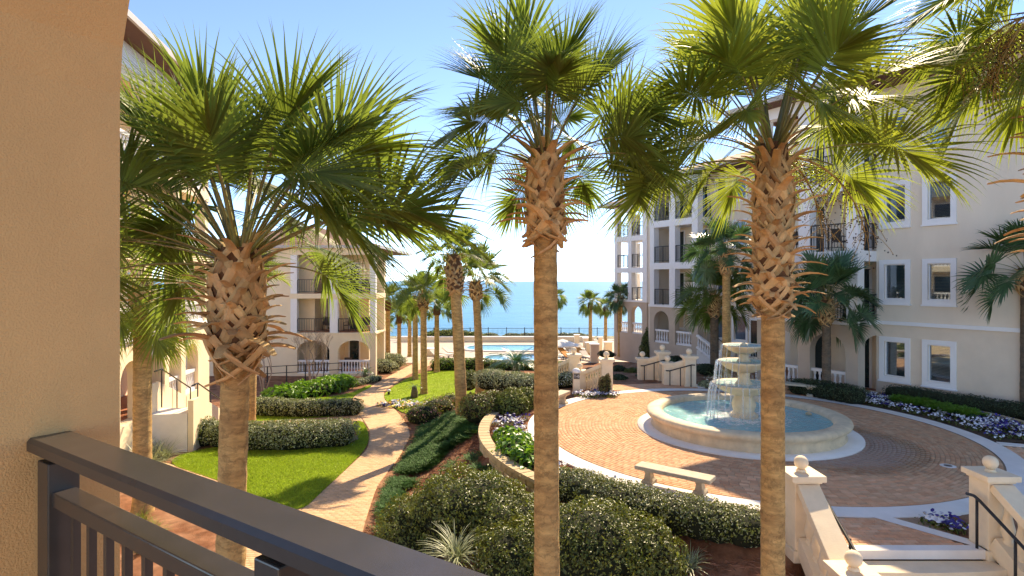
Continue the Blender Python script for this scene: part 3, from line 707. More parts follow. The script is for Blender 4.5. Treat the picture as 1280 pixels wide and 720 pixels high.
# steps running along the facade down to the lawn
b = MB(nf)
for i in range(7): b.box(2.3 + .36*i, 2.3 + .36*(i+1), .1, 1.3, -1.6, az - .17*i)
b.box(1.6, 2.3, .02, 1.3, -1.6, az + .002)
b.build('porch_steps', 'white_concrete', NB)
for v in (1.3, 1.52)[:1]:
    b = MB(nf); b.add([(1.6,1.32,-1.6),(5.0,1.32,-1.6),(5.0,1.32,-.75),(2.3,1.32,.35),(1.6,1.32,.35),(1.6,1.5,-1.6),(5.0,1.5,-1.6),(5.0,1.5,-.75),(2.3,1.5,.35),(1.6,1.5,.35)],
        [(4,3,2,1,0),(5,6,7,8,9),(0,1,6,5),(1,2,7,6),(2,3,8,7),(3,4,9,8),(4,0,5,9)]); b.build('stair_cheek', 'stucco_gold', NB)
b = MB(nf); b.add([(1.6,.02,-1.6),(5.2,.02,-1.6),(5.2,.02,-.2),(2.3,.02,.95),(1.6,.02,.95),(1.6,.1,-1.6),(5.2,.1,-1.6),(5.2,.1,-.2),(2.3,.1,.95),(1.6,.1,.95)],
        [(4,3,2,1,0),(5,6,7,8,9),(0,1,6,5),(1,2,7,6),(2,3,8,7),(3,4,9,8),(4,0,5,9)]); b.build('stair_cheek', 'stucco_gold', NB)
for v, dz in ((1.41, 0), (.2, .55)):
    b = MB(nf); b.tube([(1.7,v,.85+dz),(2.3,v,.85+dz),(5.1,v,-.35+dz),(5.1,v,-1.3)], .028, 6); b.tube([(2.3,v,.84+dz),(2.3,v,0)], .024, 6); b.tube([(3.7,v,.22+dz),(3.7,v,-.8)], .024, 6); b.build('handrail', 'bronze', NB)

# ------------------------------------------------------------------ the balcony the photograph is taken from
jf_o = (-1.54, 1.827); bf = frame(jf_o, .835, -.55)     # u along the opening to the right, v inward(-)/outward(+)
bf_test = bf(0, 1, 0)
BW = thing('balcony_wall', 'tan stucco arch pier framing the balcony on the left', 'wall', (-1.57, 1.86, 3.05))
sgn = 1 if bf_test[1] > 1.86 else -1
b = MB(bf); W2, SP, RI = 1.55, 5.26, 1.05; N = 28
wall_open(b, -2.2, 5.2, 2.7, 7.4, .265*sgn if sgn > 0 else .5, .78, [(0, 2*W2, 3.05, SP + RI, RI)])
b.build('wall', 'stucco_tan', BW)
b = MB(bf); b.box(-2.2, 5.2, -2.6, .255, 2.7, 3.04); b.build('balcony_floor', 'deck', BW)
RL = thing('balcony_railing', 'dark bronze metal balcony railing with flat handrail and slim balusters', 'railing', (-1.57, 1.86, 3.05))
zt = 4.1
b = MB(bf); P = [(.036,-.018),(.0,0),(.0,.028),(.01,.04),(.115,.04),(.125,.028),(.125,0),(.089,-.018)]
n = len(P); b.add([(0.0, y, zt-.04+z) for y, z in P] + [(2*W2, y, zt-.04+z) for y, z in P], [tuple(range(n)), tuple(range(2*n-1, n-1, -1))] + [(i, (i+1) % n, n+(i+1) % n, n+i) for i in range(n)])
b.build('handrail', 'bronze', RL)
b = MB(bf); b.box(.06, 2*W2, .025, .09, zt-.2, zt-.155); b.build('mid_rail', 'bronze', RL, bevel=.004)
b = MB(bf); b.box(.06, 2*W2, .033, .083, 3.13, 3.17); b.build('bottom_rail', 'bronze', RL)
for u in (.04, 1.2, 2.1, 3.0):
    b = MB(bf); b.box(u, u+.085, .015, .10, 3.05, zt-.066); b.build('post', 'bronze', RL, bevel=.004)
sh = None
for i in range(26):
    u = .21 + .112*i
    if any(abs(u - p_ - .05) < .085 for p_ in (1.2, 2.1, 3.0)): continue
    b = MB(bf); b.box(u-.01, u+.01, .048, .068, 3.168, zt-.198); b.build('baluster', 'bronze', RL)

# ================================================================== PLAZA, FOUNTAIN, STAIRS
def annulus(b, c, r0, r1, z, n=128, zb=None):
    P = []
    for i in range(n):
        a = 2*PI*i/n; cs, sn = math.cos(a), math.sin(a)
        P += [(c[0]+r0*cs, c[1]+r0*sn, z), (c[0]+r1*cs, c[1]+r1*sn, z)]
        if zb is not None: P += [(c[0]+r1*cs, c[1]+r1*sn, zb)]
    k = 3 if zb is not None else 2
    Fs = [(k*i, k*i+1, k*((i+1) % n)+1, k*((i+1) % n)) for i in range(n)]
    if zb is not None: Fs += [(k*i+1, k*i+2, k*((i+1) % n)+2, k*((i+1) % n)+1) for i in range(n)]
    return b.add(P, Fs)
b = MB(); b.add([(PC.x + RB*math.cos(2*PI*i/96), PC.y + RB*math.sin(2*PI*i/96), .03) for i in range(96)], [tuple(range(96))])
plaza = tag(b.build('plaza', 'joint_sand'), kind='structure')
# wet paving beside the basin: water splashed from the fountain darkens and glazes the bricks
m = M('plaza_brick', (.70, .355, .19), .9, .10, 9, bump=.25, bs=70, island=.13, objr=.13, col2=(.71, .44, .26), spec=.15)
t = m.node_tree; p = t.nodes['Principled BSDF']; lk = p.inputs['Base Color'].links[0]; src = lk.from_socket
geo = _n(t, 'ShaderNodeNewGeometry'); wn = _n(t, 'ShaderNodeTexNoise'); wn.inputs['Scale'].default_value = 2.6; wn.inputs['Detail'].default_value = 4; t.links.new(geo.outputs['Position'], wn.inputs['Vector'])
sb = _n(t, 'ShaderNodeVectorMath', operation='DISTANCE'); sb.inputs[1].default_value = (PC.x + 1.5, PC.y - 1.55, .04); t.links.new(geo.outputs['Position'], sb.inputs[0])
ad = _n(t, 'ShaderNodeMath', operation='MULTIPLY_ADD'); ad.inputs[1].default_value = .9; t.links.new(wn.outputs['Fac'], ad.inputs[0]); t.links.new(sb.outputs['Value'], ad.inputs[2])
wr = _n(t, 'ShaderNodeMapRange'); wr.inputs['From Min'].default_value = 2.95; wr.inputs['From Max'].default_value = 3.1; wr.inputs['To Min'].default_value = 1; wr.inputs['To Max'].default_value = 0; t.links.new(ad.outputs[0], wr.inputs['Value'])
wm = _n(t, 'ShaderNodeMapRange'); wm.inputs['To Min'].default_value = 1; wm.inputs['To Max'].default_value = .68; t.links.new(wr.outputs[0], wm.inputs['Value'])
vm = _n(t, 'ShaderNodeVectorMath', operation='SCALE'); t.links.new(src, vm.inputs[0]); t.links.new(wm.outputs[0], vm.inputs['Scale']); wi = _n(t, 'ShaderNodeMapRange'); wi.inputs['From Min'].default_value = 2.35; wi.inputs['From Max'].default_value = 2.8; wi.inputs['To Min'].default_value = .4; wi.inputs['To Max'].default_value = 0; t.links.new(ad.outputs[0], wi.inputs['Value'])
wx = _n(t, 'ShaderNodeMix', data_type='RGBA'); wx.inputs['B'].default_value = (.40, .34, .33, 1); t.links.new(wi.outputs[0], wx.inputs['Factor']); t.links.new(vm.outputs[0], wx.inputs['A']); t.links.new(wx.outputs['Result'], p.inputs['Base Color'])  # grey tint in the middle paints the sky reflected in the wet bricks
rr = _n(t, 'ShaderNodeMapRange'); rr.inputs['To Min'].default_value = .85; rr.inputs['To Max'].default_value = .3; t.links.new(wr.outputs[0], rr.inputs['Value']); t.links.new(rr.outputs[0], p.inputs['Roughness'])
Bk = []; r = 3.2 + .052
while r < RB - .02:
    n = int(2*PI*r/.207); off = rnd.random()
    for i in range(n):
        a = 2*PI*(i + off)/n; Bk.append((PC.x + r*math.cos(a), PC.y + r*math.sin(a), .042 + rnd.uniform(-.002, .002), a + PI/2, .2, .095))
    r += .104
def pkey(t_):
    px, py = proj(*t_[:3]); hid = (950 < px < 988) or (980 < px < 1030 and py > 565) or px > 1212 or (px < 930 and py > 600)
    return (0 if vis(px, py) and not hid else 1, t_[1])
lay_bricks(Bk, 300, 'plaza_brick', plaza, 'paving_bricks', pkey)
b = MB(); annulus(b, PC, RB, RW, .044, 160, -.1); tag(b.build('plaza_border', 'white_concrete'), kind='structure')
# entry landing between the ring and the near stairs
X0, X1, YE = 5.25, 8.0, 9.72
def ringy(x, r): return PC.y - math.sqrt(max(0, r*r - (x-PC.x)**2))
b = MB(); xs = [X0 + (X1-X0)*i/12 for i in range(13)]
b.add([(x, ringy(x, RW)+.02, .028) for x in xs] + [(x, YE, .028) for x in xs], [(i, i+1, 14+i, 13+i) for i in range(12)])
land = tag(b.build('landing', 'joint_sand'), kind='structure'); Bk = []
yy = 9.98; k = 0
xa = lambda y: X0 + .28 + max(0, (y-9.9))*.05
while yy < 11.3:
    x = X0 + .3 + (-.1 if k % 2 else 0)
    while x < X1 - .25 - max(0, yy-9.9)*.45:
        if x > X0 + .25 and yy + .05 < ringy(x+.1, RW): Bk.append((x+.1, yy, .042 + rnd.uniform(-.002,.002), 0, .2, .095))
        x += .207
    yy += .104; k += 1
lay_bricks(Bk, 130, 'brick', land, 'paving_bricks', lambda t_: t_[1])
b = MB(); b.box(X0-.3, X1+.3, YE, 9.92, -.1, .05); tag(b.build('landing_border', 'white_concrete'), kind='structure')
b = MB(); b.add([(X1+.25,9.92,.048),(X1-.1,9.92,.048),(6.95,11.1,.048),(7.3,11.1,.048)], [(0,1,2,3)]); b.add([(X0-.3,9.92,.048),(X0+.28,9.92,.048),(X0+.34,11.2,.048),(X0+.0,11.35,.048)], [(0,1,2,3)])
tag(b.build('landing_edge', 'white_concrete'), kind='structure')
# paved exit on the right of the ring, and at its back
def exit_path(name, c, ang, ln, wd):
    b = MB(); d = Vector((math.cos(ang), math.sin(ang), 0)); s_ = Vector((-d.y, d.x, 0)); st_ = PC + d*(RW-.03)
    o_ = [st_ + s_*wd/2, st_ - s_*wd/2, st_ - s_*wd/2 + d*ln, st_ + s_*wd/2 + d*ln]
    b.add([(v.x, v.y, .026) for v in o_], [(0,1,2,3)]); r_ = tag(b.build(name, 'joint_sand'), kind='structure'); Bk = []
    i = 0; s = .0
    while s < ln - .1:
        y = -wd/2 + (.1 if i % 2 else 0)
        while y < wd/2 - .19: p_ = st_ + d*(s+.055) + s_*(y+.1); Bk.append((p_.x, p_.y, .038, ang+PI/2, .2, .097)); y += .207
        s += .105; i += 1
    lay_bricks(Bk, 0, 'brick', r_, 'paving_bricks', lambda t_: t_[1])
    for sg in (-1, 1):
        e = MB(); a = st_ + s_*sg*(wd/2); c_ = st_ + s_*sg*(wd/2+.32); e.poly([(v.x, v.y) for v in (a, c_, c_ + d*ln, a + d*ln)], -.1, .046); tag(e.build(name + '_border', 'white_concrete'), kind='structure')
exit_path('side_walk', PC, R(-22), 5, 1.6)
exit_path('back_walk', PC, R(100), 1.3, 4.0)
exit_path('bench_walk', PC, R(52), 2.2, 1.7)

# ------------------------------------------------------------------ fountain
FT = thing('fountain', 'round three-tiered cream stone fountain with water spilling into its wide basin', 'fountain', PC)
b = MB(); b.lathe([(2.7,.02),(3.2,.02),(3.2,.075),(2.6,.09)], PC, 96, cap=False); b.build('apron', 'white_concrete', FT)
b = MB(); b.lathe([(2.42,.05),(2.74,.05),(2.78,.1),(2.72,.14),(2.72,.30),(2.78,.36),(2.88,.42),(2.92,.48),(2.9,.55),(2.8,.59),(2.52,.59),(2.44,.55),(2.42,.40),(2.42,.05)], PC, 96, cap=False); b.build('basin', 'fountain_stone', FT)
ab = MATS['cast_stone']
def bowl(z, r, hb):
    """shallow fluted bowl with rolled rim"""
    pr = [(.12,z-hb),(r*.45,z-hb*.86),(r*.72,z-hb*.55),(r*.9,z-hb*.2),(r*.99,z-.03),(r*1.0,z),(r*.96,z+.012),(r*.88,z-.035),(r*.5,z-.06),(.05,z-.065)]
    b = MB(); b.lathe(pr, PC, 64, wob=lambda a, zz: 1 + (.02*abs(math.sin(a*8)) if zz < z-.04 else 0), cap=False); return b.build('bowl', 'fountain_stone', FT)
def stem(pr): b = MB(); b.lathe(pr, PC, 24); return b.build('pedestal', 'fountain_stone', FT)
stem([(.42,.2),(.42,.5),(.36,.53),(.3,.6),(.34,.72),(.36,.82),(.30,.98),(.25,1.04),(.27,1.1),(.2,1.16)])
bowl(1.44, .93, .38); stem([(.25,1.35),(.25,1.46),(.19,1.52),(.17,1.66),(.19,1.74),(.17,1.82)])
bowl(2.13, .76, .36); stem([(.21,2.05),(.2,2.15),(.15,2.2),(.15,2.3),(.13,2.38)])
bowl(2.62, .61, .28); stem([(.1,2.55),(.1,2.64),(.05,2.68),(.02,2.72)])
m = bpy.data.materials.new('basin_water'); m.use_nodes = True; t = m.node_tree; p = t.nodes['Principled BSDF']; MATS['basin_water'] = m
p.inputs['Base Color'].default_value = (.20, .50, .52, 1); p.inputs['Roughness'].default_value = .06; p.inputs['Specular IOR Level'].default_value = .6
geo = _n(t, 'ShaderNodeNewGeometry'); nz = _n(t, 'ShaderNodeTexNoise'); nz.inputs['Scale'].default_value = 9; nz.inputs['Detail'].default_value = 5; nz.inputs['Distortion'].default_value = .6; t.links.new(geo.outputs['Position'], nz.inputs['Vector'])
bp = _n(t, 'ShaderNodeBump'); bp.inputs['Strength'].default_value = .9; bp.inputs['Distance'].default_value = .05; t.links.new(nz.outputs['Fac'], bp.inputs['Height']); t.links.new(bp.outputs[0], p.inputs['Normal'])
fd = _n(t, 'ShaderNodeVectorMath', operation='DISTANCE'); fd.inputs[1].default_value = (PC.x, PC.y, .43); t.links.new(geo.outputs['Position'], fd.inputs[0])
fn = _n(t, 'ShaderNodeTexNoise'); fn.inputs['Scale'].default_value = 6; fn.inputs['Detail'].default_value = 7; fn.inputs['Roughness'].default_value = .7; t.links.new(geo.outputs['Position'], fn.inputs['Vector'])
fr = _n(t, 'ShaderNodeMapRange'); fr.inputs['From Min'].default_value = .75; fr.inputs['From Max'].default_value = 2.0; fr.inputs['To Min'].default_value = .17; fr.inputs['To Max'].default_value = -.12; t.links.new(fd.outputs['Value'], fr.inputs['Value'])
fa = _n(t, 'ShaderNodeMath', operation='ADD'); t.links.new(fn.outputs['Fac'], fa.inputs[0]); t.links.new(fr.outputs[0], fa.inputs[1])
fm = _n(t, 'ShaderNodeMapRange'); fm.inputs['From Min'].default_value = .56; fm.inputs['From Max'].default_value = .68; t.links.new(fa.outputs[0], fm.inputs['Value'])
fc = _n(t, 'ShaderNodeMix', data_type='RGBA'); fc.inputs['A'].default_value = (.20, .50, .52, 1); fc.inputs['B'].default_value = (.85, .9, .9, 1); t.links.new(fm.outputs[0], fc.inputs['Factor']); t.links.new(fc.outputs['Result'], p.inputs['Base Color'])
m = bpy.data.materials.new('falling_water'); m.use_nodes = True; t = m.node_tree; p = t.nodes['Principled BSDF']; MATS['falling_water'] = m
p.inputs['Base Color'].default_value = (.9, .95, 1, 1); p.inputs['Roughness'].default_value = .15; p.inputs['Transmission Weight'].default_value = .75; p.inputs['IOR'].default_value = 1.2
# rippled water surfaces
def water_disc(z, r, rings=14, n=64, amp=.012, name='water'):
    V = [(PC.x, PC.y, z)]; rg = random.Random(int(z*100))
    for k in range(1, rings+1):
        for j in range(n):
            a = 2*PI*j/n; rr = r*k/rings; V.append((PC.x+rr*math.cos(a), PC.y+rr*math.sin(a), z + (amp*mnoise.noise(Vector((rr*math.cos(a)*4, rr*math.sin(a)*4, z))) + amp*.6*math.sin(rr*14) if k < rings else 0)))
    tri = [(0, 1+j, 1+(j+1) % n) for j in range(n)]; qd = [(1+(k-1)*n+j, 1+k*n+j, 1+k*n+(j+1) % n, 1+(k-1)*n+(j+1) % n) for k in range(1, rings) for j in range(n)]
    me = npmesh('water', V, [np.array(tri), np.array(qd)], 'basin_water', True); o_ = ob('water', me, FT); o_.location = -FT.location; return o_
water_disc(.43, 2.43); water_disc(1.425, .87, 6, 48, .006); water_disc(2.115, .70, 6, 48, .006); water_disc(2.605, .56, 5, 48, .005)
rg = random.Random(8)
def spill(a, z, r, z2, wd):
    """a strand of water curving over the rim"""
    b = MB(); pts = []; h = z - z2; dr = Vector((math.cos(a), math.sin(a), 0))
    for i in range(8):
        t_ = i/7; pts.append(PC + dr*(r - .02 + .16*math.sqrt(t_)*(h/.9)**.5 + rg.uniform(-.006,.006)) + Vector((0,0,z + .012 - h*t_*t_ - .0*t_)))
    b.tube(pts, [wd*(1-.35*i/7)*rg.uniform(.7,1.25) for i in range(8)], 6); o_ = b.build('water_strand', 'falling_water', FT); return o_
for z, r, z2, n, wd in ((2.62,.61,2.1,18,.008), (2.13,.76,1.42,24,.010), (1.44,.93,.42,28,.011)):
    for i in range(n): spill(2*PI*(i + rg.uniform(-.3,.3))/n, z, r, z2, wd*rg.uniform(.6,1.5))
for a in (PI*1.02, PI*1.08, PI*.95): spill(a, 2.13, .76, 1.42, .03); spill(a+.05, 1.44, .93, .42, .028)
# drops thrown up around the bowls, one mesh
V, Fc = [], []
for i in range(2200):
    a = rg.uniform(0, 2*PI); lev = rg.choice((0, 0, 1)); rr = (rg.gauss(1.05,.28) if lev == 0 else rg.gauss(.85,.15)); z = (.44 + abs(rg.gauss(0,.22)) if lev == 0 else 1.44 + abs(rg.gauss(0,.15))); s = rg.uniform(.004,.011)
    x, y = PC.x + rr*math.cos(a), PC.y + rr*math.sin(a); k = len(V)
    V += [(x+s,y,z),(x-s,y,z),(x,y+s,z),(x,y-s,z),(x,y,z+s*1.5),(x,y,z-s*1.5)]; Fc += [(k,k+2,k+4),(k+2,k+1,k+4),(k+1,k+3,k+4),(k+3,k,k+4),(k+2,k,k+5),(k+1,k+2,k+5),(k+3,k+1,k+5),(k,k+3,k+5)]
o_ = ob('spray', npmesh('spray', V, np.array(Fc), 'falling_water', True), FT); o_.location = -FT.location; tag(o_, kind='stuff')
b = MB(); b.lathe([(.09,.46),(.09,.5),(.03,.54)], (PC.x+2.05, PC.y+.1, 0), 16); b.build('floating_light', 'wall_block', FT)

# ------------------------------------------------------------------ stairs
def newel(b, x, y, z0, z1, w_=.42, ball=.115, rot=0):
    """post with base, cap plate and ball, appended to a mesh builder"""
    h = w_/2
    b.box(x-h-.04, x+h+.04, y-h-.04, y+h+.04, z0, z0+.2); b.box(x-h, x+h, y-h, y+h, z0+.2, z1-.1)
    b.box(x-h-.03, x+h+.03, y-h-.03, y+h+.03, z1-.14, z1-.1); b.box(x-h-.08, x+h+.08, y-h-.08, y+h+.08, z1-.1, z1)
    b.lathe([(.09,0),(.075,.03),(.06,.045)], (x,y,z1), 16); b.ball((x,y,z1+.04+ball), ball, 24, 14)
ST = thing('entry_stairs', 'cream stone stairs with ball-topped posts leading down from the fountain plaza', 'stairs', (6.6, 9.9, -.9))
xl, xr = 4.98, 8.24; NS = 5; TR, RS = .33, .165
for i in range(NS):
    b = MB(); y1 = YE - TR*i; yl = YE - TR*(i+1)
    P = []; xs = [5.12 + (8.1-5.12)*k/10 for k in range(11)]
    cv = lambda x: .10*(1 - ((x-6.6)/1.5)**2)
    b.poly([(x, y1-.01) for x in reversed(xs)] + [(x, yl - cv(x)) for x in xs], -1.1, .05 - RS*(i+1)); b.build('step', 'cast_stone', ST, bevel=.012)
for x in (xl, xr):
    dx = -.13 if x == xl else .0
    for (yy, z0, z1) in ((9.92, -.15, 1.32), (8.18, -1.1, .5)):
        b = MB(); newel(b, x + (dx if yy < 9 else 0), yy, z0, z1); b.build('newel_post', 'cast_stone', ST, bevel=.012)
    a, c = Vector((x, 9.7, 1.12)), Vector((x+dx, 8.4, .36))
    b = MB(); b.beam(a, c, .36, .14); b.build('coping', 'cast_stone', ST, bevel=.012)
    b = MB(); b.beam(a + Vector((0,0,-.95)), c + Vector((0,0,-.95)), .34, .3); b.build('curb', 'cast_stone', ST)
    for i in range(5):
        p_ = a.lerp(c, (i+.5)/5) - Vector((0,0,.85)); b = MB(); b.lathe(baluster_prof(.8, .105), p_, 16); b.build('baluster', 'cast_stone', ST)
    s_ = 1 if x == xl else -1; xh = x + s_*.33
    b = MB(); b.tube([(xh,10.02,.9),(xh,9.86,.92),(xh,9.74,.88),(xh+dx*.5,8.3,.18),(xh+dx*.5,8.2,.17)], .026, 8)
    for yy, z0, zt_ in ((9.8,.05,.9),(9.05,-.3,.55),(8.35,-.8,.2)): b.tube([(xh,yy,z0),(xh,yy,zt_)], .022, 8)
    b.build('handrail', 'black_iron', ST)
b = MB(); b.box(4.2, 8.9, 5.5, YE - TR*NS - .05, -1.2, .05 - RS*(NS+.0) - .02); tag(b.build('lower_landing', 'white_concrete'), kind='structure')
# two far flights leaving the plaza towards the pool
def far_stairs(name, label, top1, top2, dv, drop, bal, extra=None):
    """two cheeks, each a tall and a low newel joined by a sloping coping; dv = horizontal run (x,y)"""
    th = thing(name, label, 'stairs', (top1[0], top1[1], 0))
    dv = Vector((*dv, 0)); n = 5
    for tp in (top1, top2):
        a = Vector((*tp, 0)); c = a + dv
        b = MB(); newel(b, a.x, a.y, -.1, 1.35, .46, .13); b.build('newel_post', 'cast_stone', th)
        b = MB(); newel(b, c.x, c.y, -.1-drop, 1.28-drop, .4, .13); b.build('newel_post', 'cast_stone', th)
        b = MB(); b.beam(a + Vector((0,0,1.14)), c + Vector((0,0,1.1-drop)), .32, .14); b.build('coping', 'cast_stone', th)
        if bal:
            for i in range(9):
                p_ = a.lerp(c, .12 + .76*i/8) + Vector((0,0,.28 - drop*(.12+.76*i/8))); b = MB(); b.lathe(baluster_prof(.8,.075), p_, 8); b.build('baluster', 'cast_stone', th)
            b = MB(); b.beam(a + Vector((0,0,.12)), c + Vector((0,0,.12-drop)), .3, .3); b.build('curb', 'cast_stone', th)
        else:
            b = MB(); sd = dv.normalized().cross(Vector((0,0,1)))*.12
            b.add([a+sd+Vector((0,0,-.2)), c+sd+Vector((0,0,-.2-drop)), c+sd+Vector((0,0,1.03-drop)), a+sd+Vector((0,0,1.07)), a-sd+Vector((0,0,-.2)), c-sd+Vector((0,0,-.2-drop)), c-sd+Vector((0,0,1.03-drop)), a-sd+Vector((0,0,1.07))],
                [(0,1,2,3),(7,6,5,4),(0,4,5,1),(1,5,6,2),(2,6,7,3),(3,7,4,0)]); b.build('cheek_wall', 'cast_stone', th)
        b = MB(); off = Vector((0, -.33, 0)); h0, h1 = a + off + Vector((0,0,.98)), c + off + Vector((0,0,.95-drop))
        b.tube([h0 - dv.normalized()*.15, h0, h1, h1 + dv.normalized()*.15], .026, 6)
        for s_ in (.02, .5, .98): p_ = h0.lerp(h1, s_); b.tube([p_, (p_.x, p_.y, -drop*s_)], .022, 6)
        if not bal or extra: b.build('handrail', 'black_iron', th)
    w1 = Vector((*top2, 0)) - Vector((*top1, 0))
    for i in range(n):
        a = Vector((*top1, 0)) + dv*(i/n); c = a + dv/n; b = MB(); b.poly([(a.x,a.y),(a.x+w1.x,a.y+w1.y),(c.x+w1.x,c.y+w1.y),(c.x,c.y)], -drop-.4, .02 - drop*(i+.6)/n); b.build('step', 'white_concrete', th)
    return th
far_stairs('garden_stairs', 'cream stairs with solid cheeks and dark handrails behind the fountain', (7.72, 25.1), (6.95, 26.6), (-.85, .35), .28, False)
far_stairs('pool_stairs', 'cream stairs with balusters beside the numbered bollard, leading to the pool', (3.95, 24.1), (2.75, 25.6), (-1.05, .55), .5, True)

# ------------------------------------------------------------------ benches
def bench(loc, rz, label, ln=1.55, wd=.42, h=.46):
    t_ = thing('stone_bench', label, 'bench', loc, 'stone benches around the fountain', rz)
    b = MB(); n = 14; r_ = PC.xy.length*0 + 7.0
    def arc(x, off): return off + (math.sqrt(r_*r_ - x*x) - r_)*.0
    o1 = [(-ln/2 + ln*i/n, -wd/2) for i in range(n+1)]; o2 = [(ln/2 - ln*i/n, wd/2) for i in range(n+1)]
    b.poly(o1 + o2, h-.09, h); b.build('seat', 'old_stone', t_, local=True, bevel=.02)
    for sx in (-1, 1):
        b = MB(); x = sx*ln*.34
        pr = [(.15,.0),(.15,.05),(.1,.1),(.08,.2),(.1,.27),(.15,.33),(.17,h-.09)]
        P = []
        for r0, z in pr: P += [(x-r0*.8,-r0*1.15,z),(x+r0*.8,-r0*1.15,z),(x+r0*.8,r0*1.15,z),(x-r0*.8,r0*1.15,z)]
        b.add(P, [(4*i+j, 4*i+(j+1) % 4, 4*i+4+(j+1) % 4, 4*i+4+j) for i in range(len(pr)-1) for j in range(4)] + [(3,2,1,0)]); b.build('leg', 'old_stone', t_, local=True, bevel=.01)
    return t_
a, c = G(818, 604, .046), G(868, 615, .046)
mid = (a + c)/2; bench((mid.x, mid.y, .046), math.atan2(c.y-a.y, c.x-a.x), 'weathered stone bench between the clipped front hedge and the fountain', 1.7, .42, .38)
bench((1.62, 20.9, .046), math.atan2(PC.x-1.62, -(PC.y-20.9)), 'weathered stone bench beside the numbered bollard')
bench((11.3, 22.95, .06), R(-31), 'weathered stone bench before the dark hedge of the arcade', 1.5)

# ------------------------------------------------------------------ retaining wall of split-face blocks
RT = thing('retaining_wall', 'curved tan block retaining wall holding the planting bed above the slope', 'wall', (PC.x-RWALL, PC.y, -.6))
a0 = math.atan2(19.7-PC.y, -.9-PC.x); a1 = math.atan2(12.6-PC.y, .9-PC.x) + 2*PI
nb = 26; shb = None; bl, bh, bd = .30, .16, .22
blk = MB(); blk.add([(-bl/2+.006,-bd/2,0),(bl/2-.006,-bd/2,0),(bl/2-.006,bd/2,0),(-bl/2+.006,bd/2,0),(-bl/2+.006,-bd/2,bh-.006),(bl/2-.006,-bd/2,bh-.006),(bl/2-.006,bd/2,bh-.006),(-bl/2+.006,bd/2,bh-.006),
    (-bl/2+.03,bd/2+.018,.03),(bl/2-.03,bd/2+.018,.03),(bl/2-.03,bd/2+.018,bh-.036),(-bl/2+.03,bd/2+.018,bh-.036)],
    [(0,3,2,1),(4,5,6,7),(0,1,5,4),(1,2,6,5),(3,0,4,7),(2,3,8,9),(3,7,11,8),(7,6,10,11),(6,2,9,10),(8,11,10,9)])
bme = blk.mesh('block', 'wall_block'); cb = MB(); cb.add([(-bl/2+.004,-.17,0),(bl/2-.004,-.17,0),(bl/2-.004,.17,0),(-bl/2+.004,.17,0),(-bl/2+.012,-.162,.085),(bl/2-.012,-.162,.085),(bl/2-.012,.162,.085),(-bl/2+.012,.162,.085)],
    [(3,2,1,0),(4,5,6,7),(0,1,5,4),(1,2,6,5),(2,3,7,6),(3,0,4,7)]); cme = cb.mesh('cap_block', 'wall_block')
an = (a1-a0)*RWALL; n = int(an/bl)
for row in range(5):
    for i in range(n + (0 if row < 4 else 1)):
        a = a0 + (a1-a0)*(i + (.5 if row % 2 else 0))/n; z = -.62 + row*bh
        p_ = PC + Vector((math.cos(a)*RWALL, math.sin(a)*RWALL, z))
        o_ = ob('block' if row < 4 else 'cap_block', bme if row < 4 else cme, RT, p_ - RT.location, (0, 0, a - PI/2 + rnd.uniform(-.02,.02)))

# ------------------------------------------------------------------ numbered bollard, path lights, rocks
BL = thing('marker_bollard', 'cream bollard with rounded top and dark number plate reading 1-6', 'bollard', (2.62, 23.5, 0))
b = MB(); b.box(2.62-.16,2.62+.16,23.34,23.66,-.1,.08); b.box(2.62-.13,2.62+.13,23.37,23.63,.08,.86); b.build('post', 'cast_stone', BL, bevel=.01)
b = MB(); b.lathe([(.17,.86),(.17,.92),(.14,.99),(.08,1.03),(.01,1.05)], (2.62,23.5,0), 20); b.build('cap', 'white_trim', BL)
b = MB(); b.box(2.62-.12,2.62+.12,23.345,23.368,.62,.84); pl = b.build('number_plate', 'plate', BL)
cu = bpy.data.curves.new('lettering', 'FONT'); cu.body = '1-6'; cu.size = .17; cu.align_x = 'CENTER'; cu.align_y = 'CENTER'; cu.extrude = .002
tmp = bpy.data.objects.new('lettering', cu); COL.objects.link(tmp); dg = bpy.context.evaluated_depsgraph_get(); me = bpy.data.meshes.new_from_object(tmp.evaluated_get(dg)); bpy.data.objects.remove(tmp)
me.materials.clear(); me.materials.append(MATS['lamp_white']); me.name = 'lettering'
lt = ob('lettering', me, pl); lt.location = (2.62, 23.341, .73); lt.rotation_euler = (R(90), 0, 0)
for i, (px, py, lab) in enumerate([(486,494,'small white path light on the far lawn beside the path'), (541,463,'small dark-capped path light by the row of palms')]):
    g = L(px, py); t_ = thing('path_light', lab, 'lamp', g); b = MB(); b.lathe([(.09,0),(.07,.03),(.06,.18),(.09,.2),(.09,.22)], n=14); b.build('lamp_body','black_iron',t_,local=True)
    b = MB(); b.lathe([(.11,.22),(.12,.25),(.08,.32),(.01,.34)], n=14); b.build('lamp_cap','lamp_white',t_,local=True)
g = L(441, 551); bm = bmesh.new(); bmesh.ops.create_icosphere(bm, subdivisions=3, radius=.2)
for v in bm.verts: v.co *= 1 + .25*mnoise.noise(v.co*6); v.co.z *= .65
me = bpy.data.meshes.new('rock'); bm.to_mesh(me); bm.free(); me.materials.append(MATS['rock']); tag(ob('rock', me, None, (g.x, g.y, g.z+.1)), 'rounded tan rock at the end of the silvery hedge', 'rock')
dr = thing('area_drain', 'small round drain grate set in the plaza bricks', 'drain', G(1185, 582.5, .04)); b = MB(); b.lathe([(.17,.0),(.17,.008),(.14,.01)], n=24); b.build('drain_ring','white_concrete',dr,local=True); b = MB(); b.lathe([(.09,.009),(.09,.014)], n=20); b.build('grate','plate',dr,local=True)

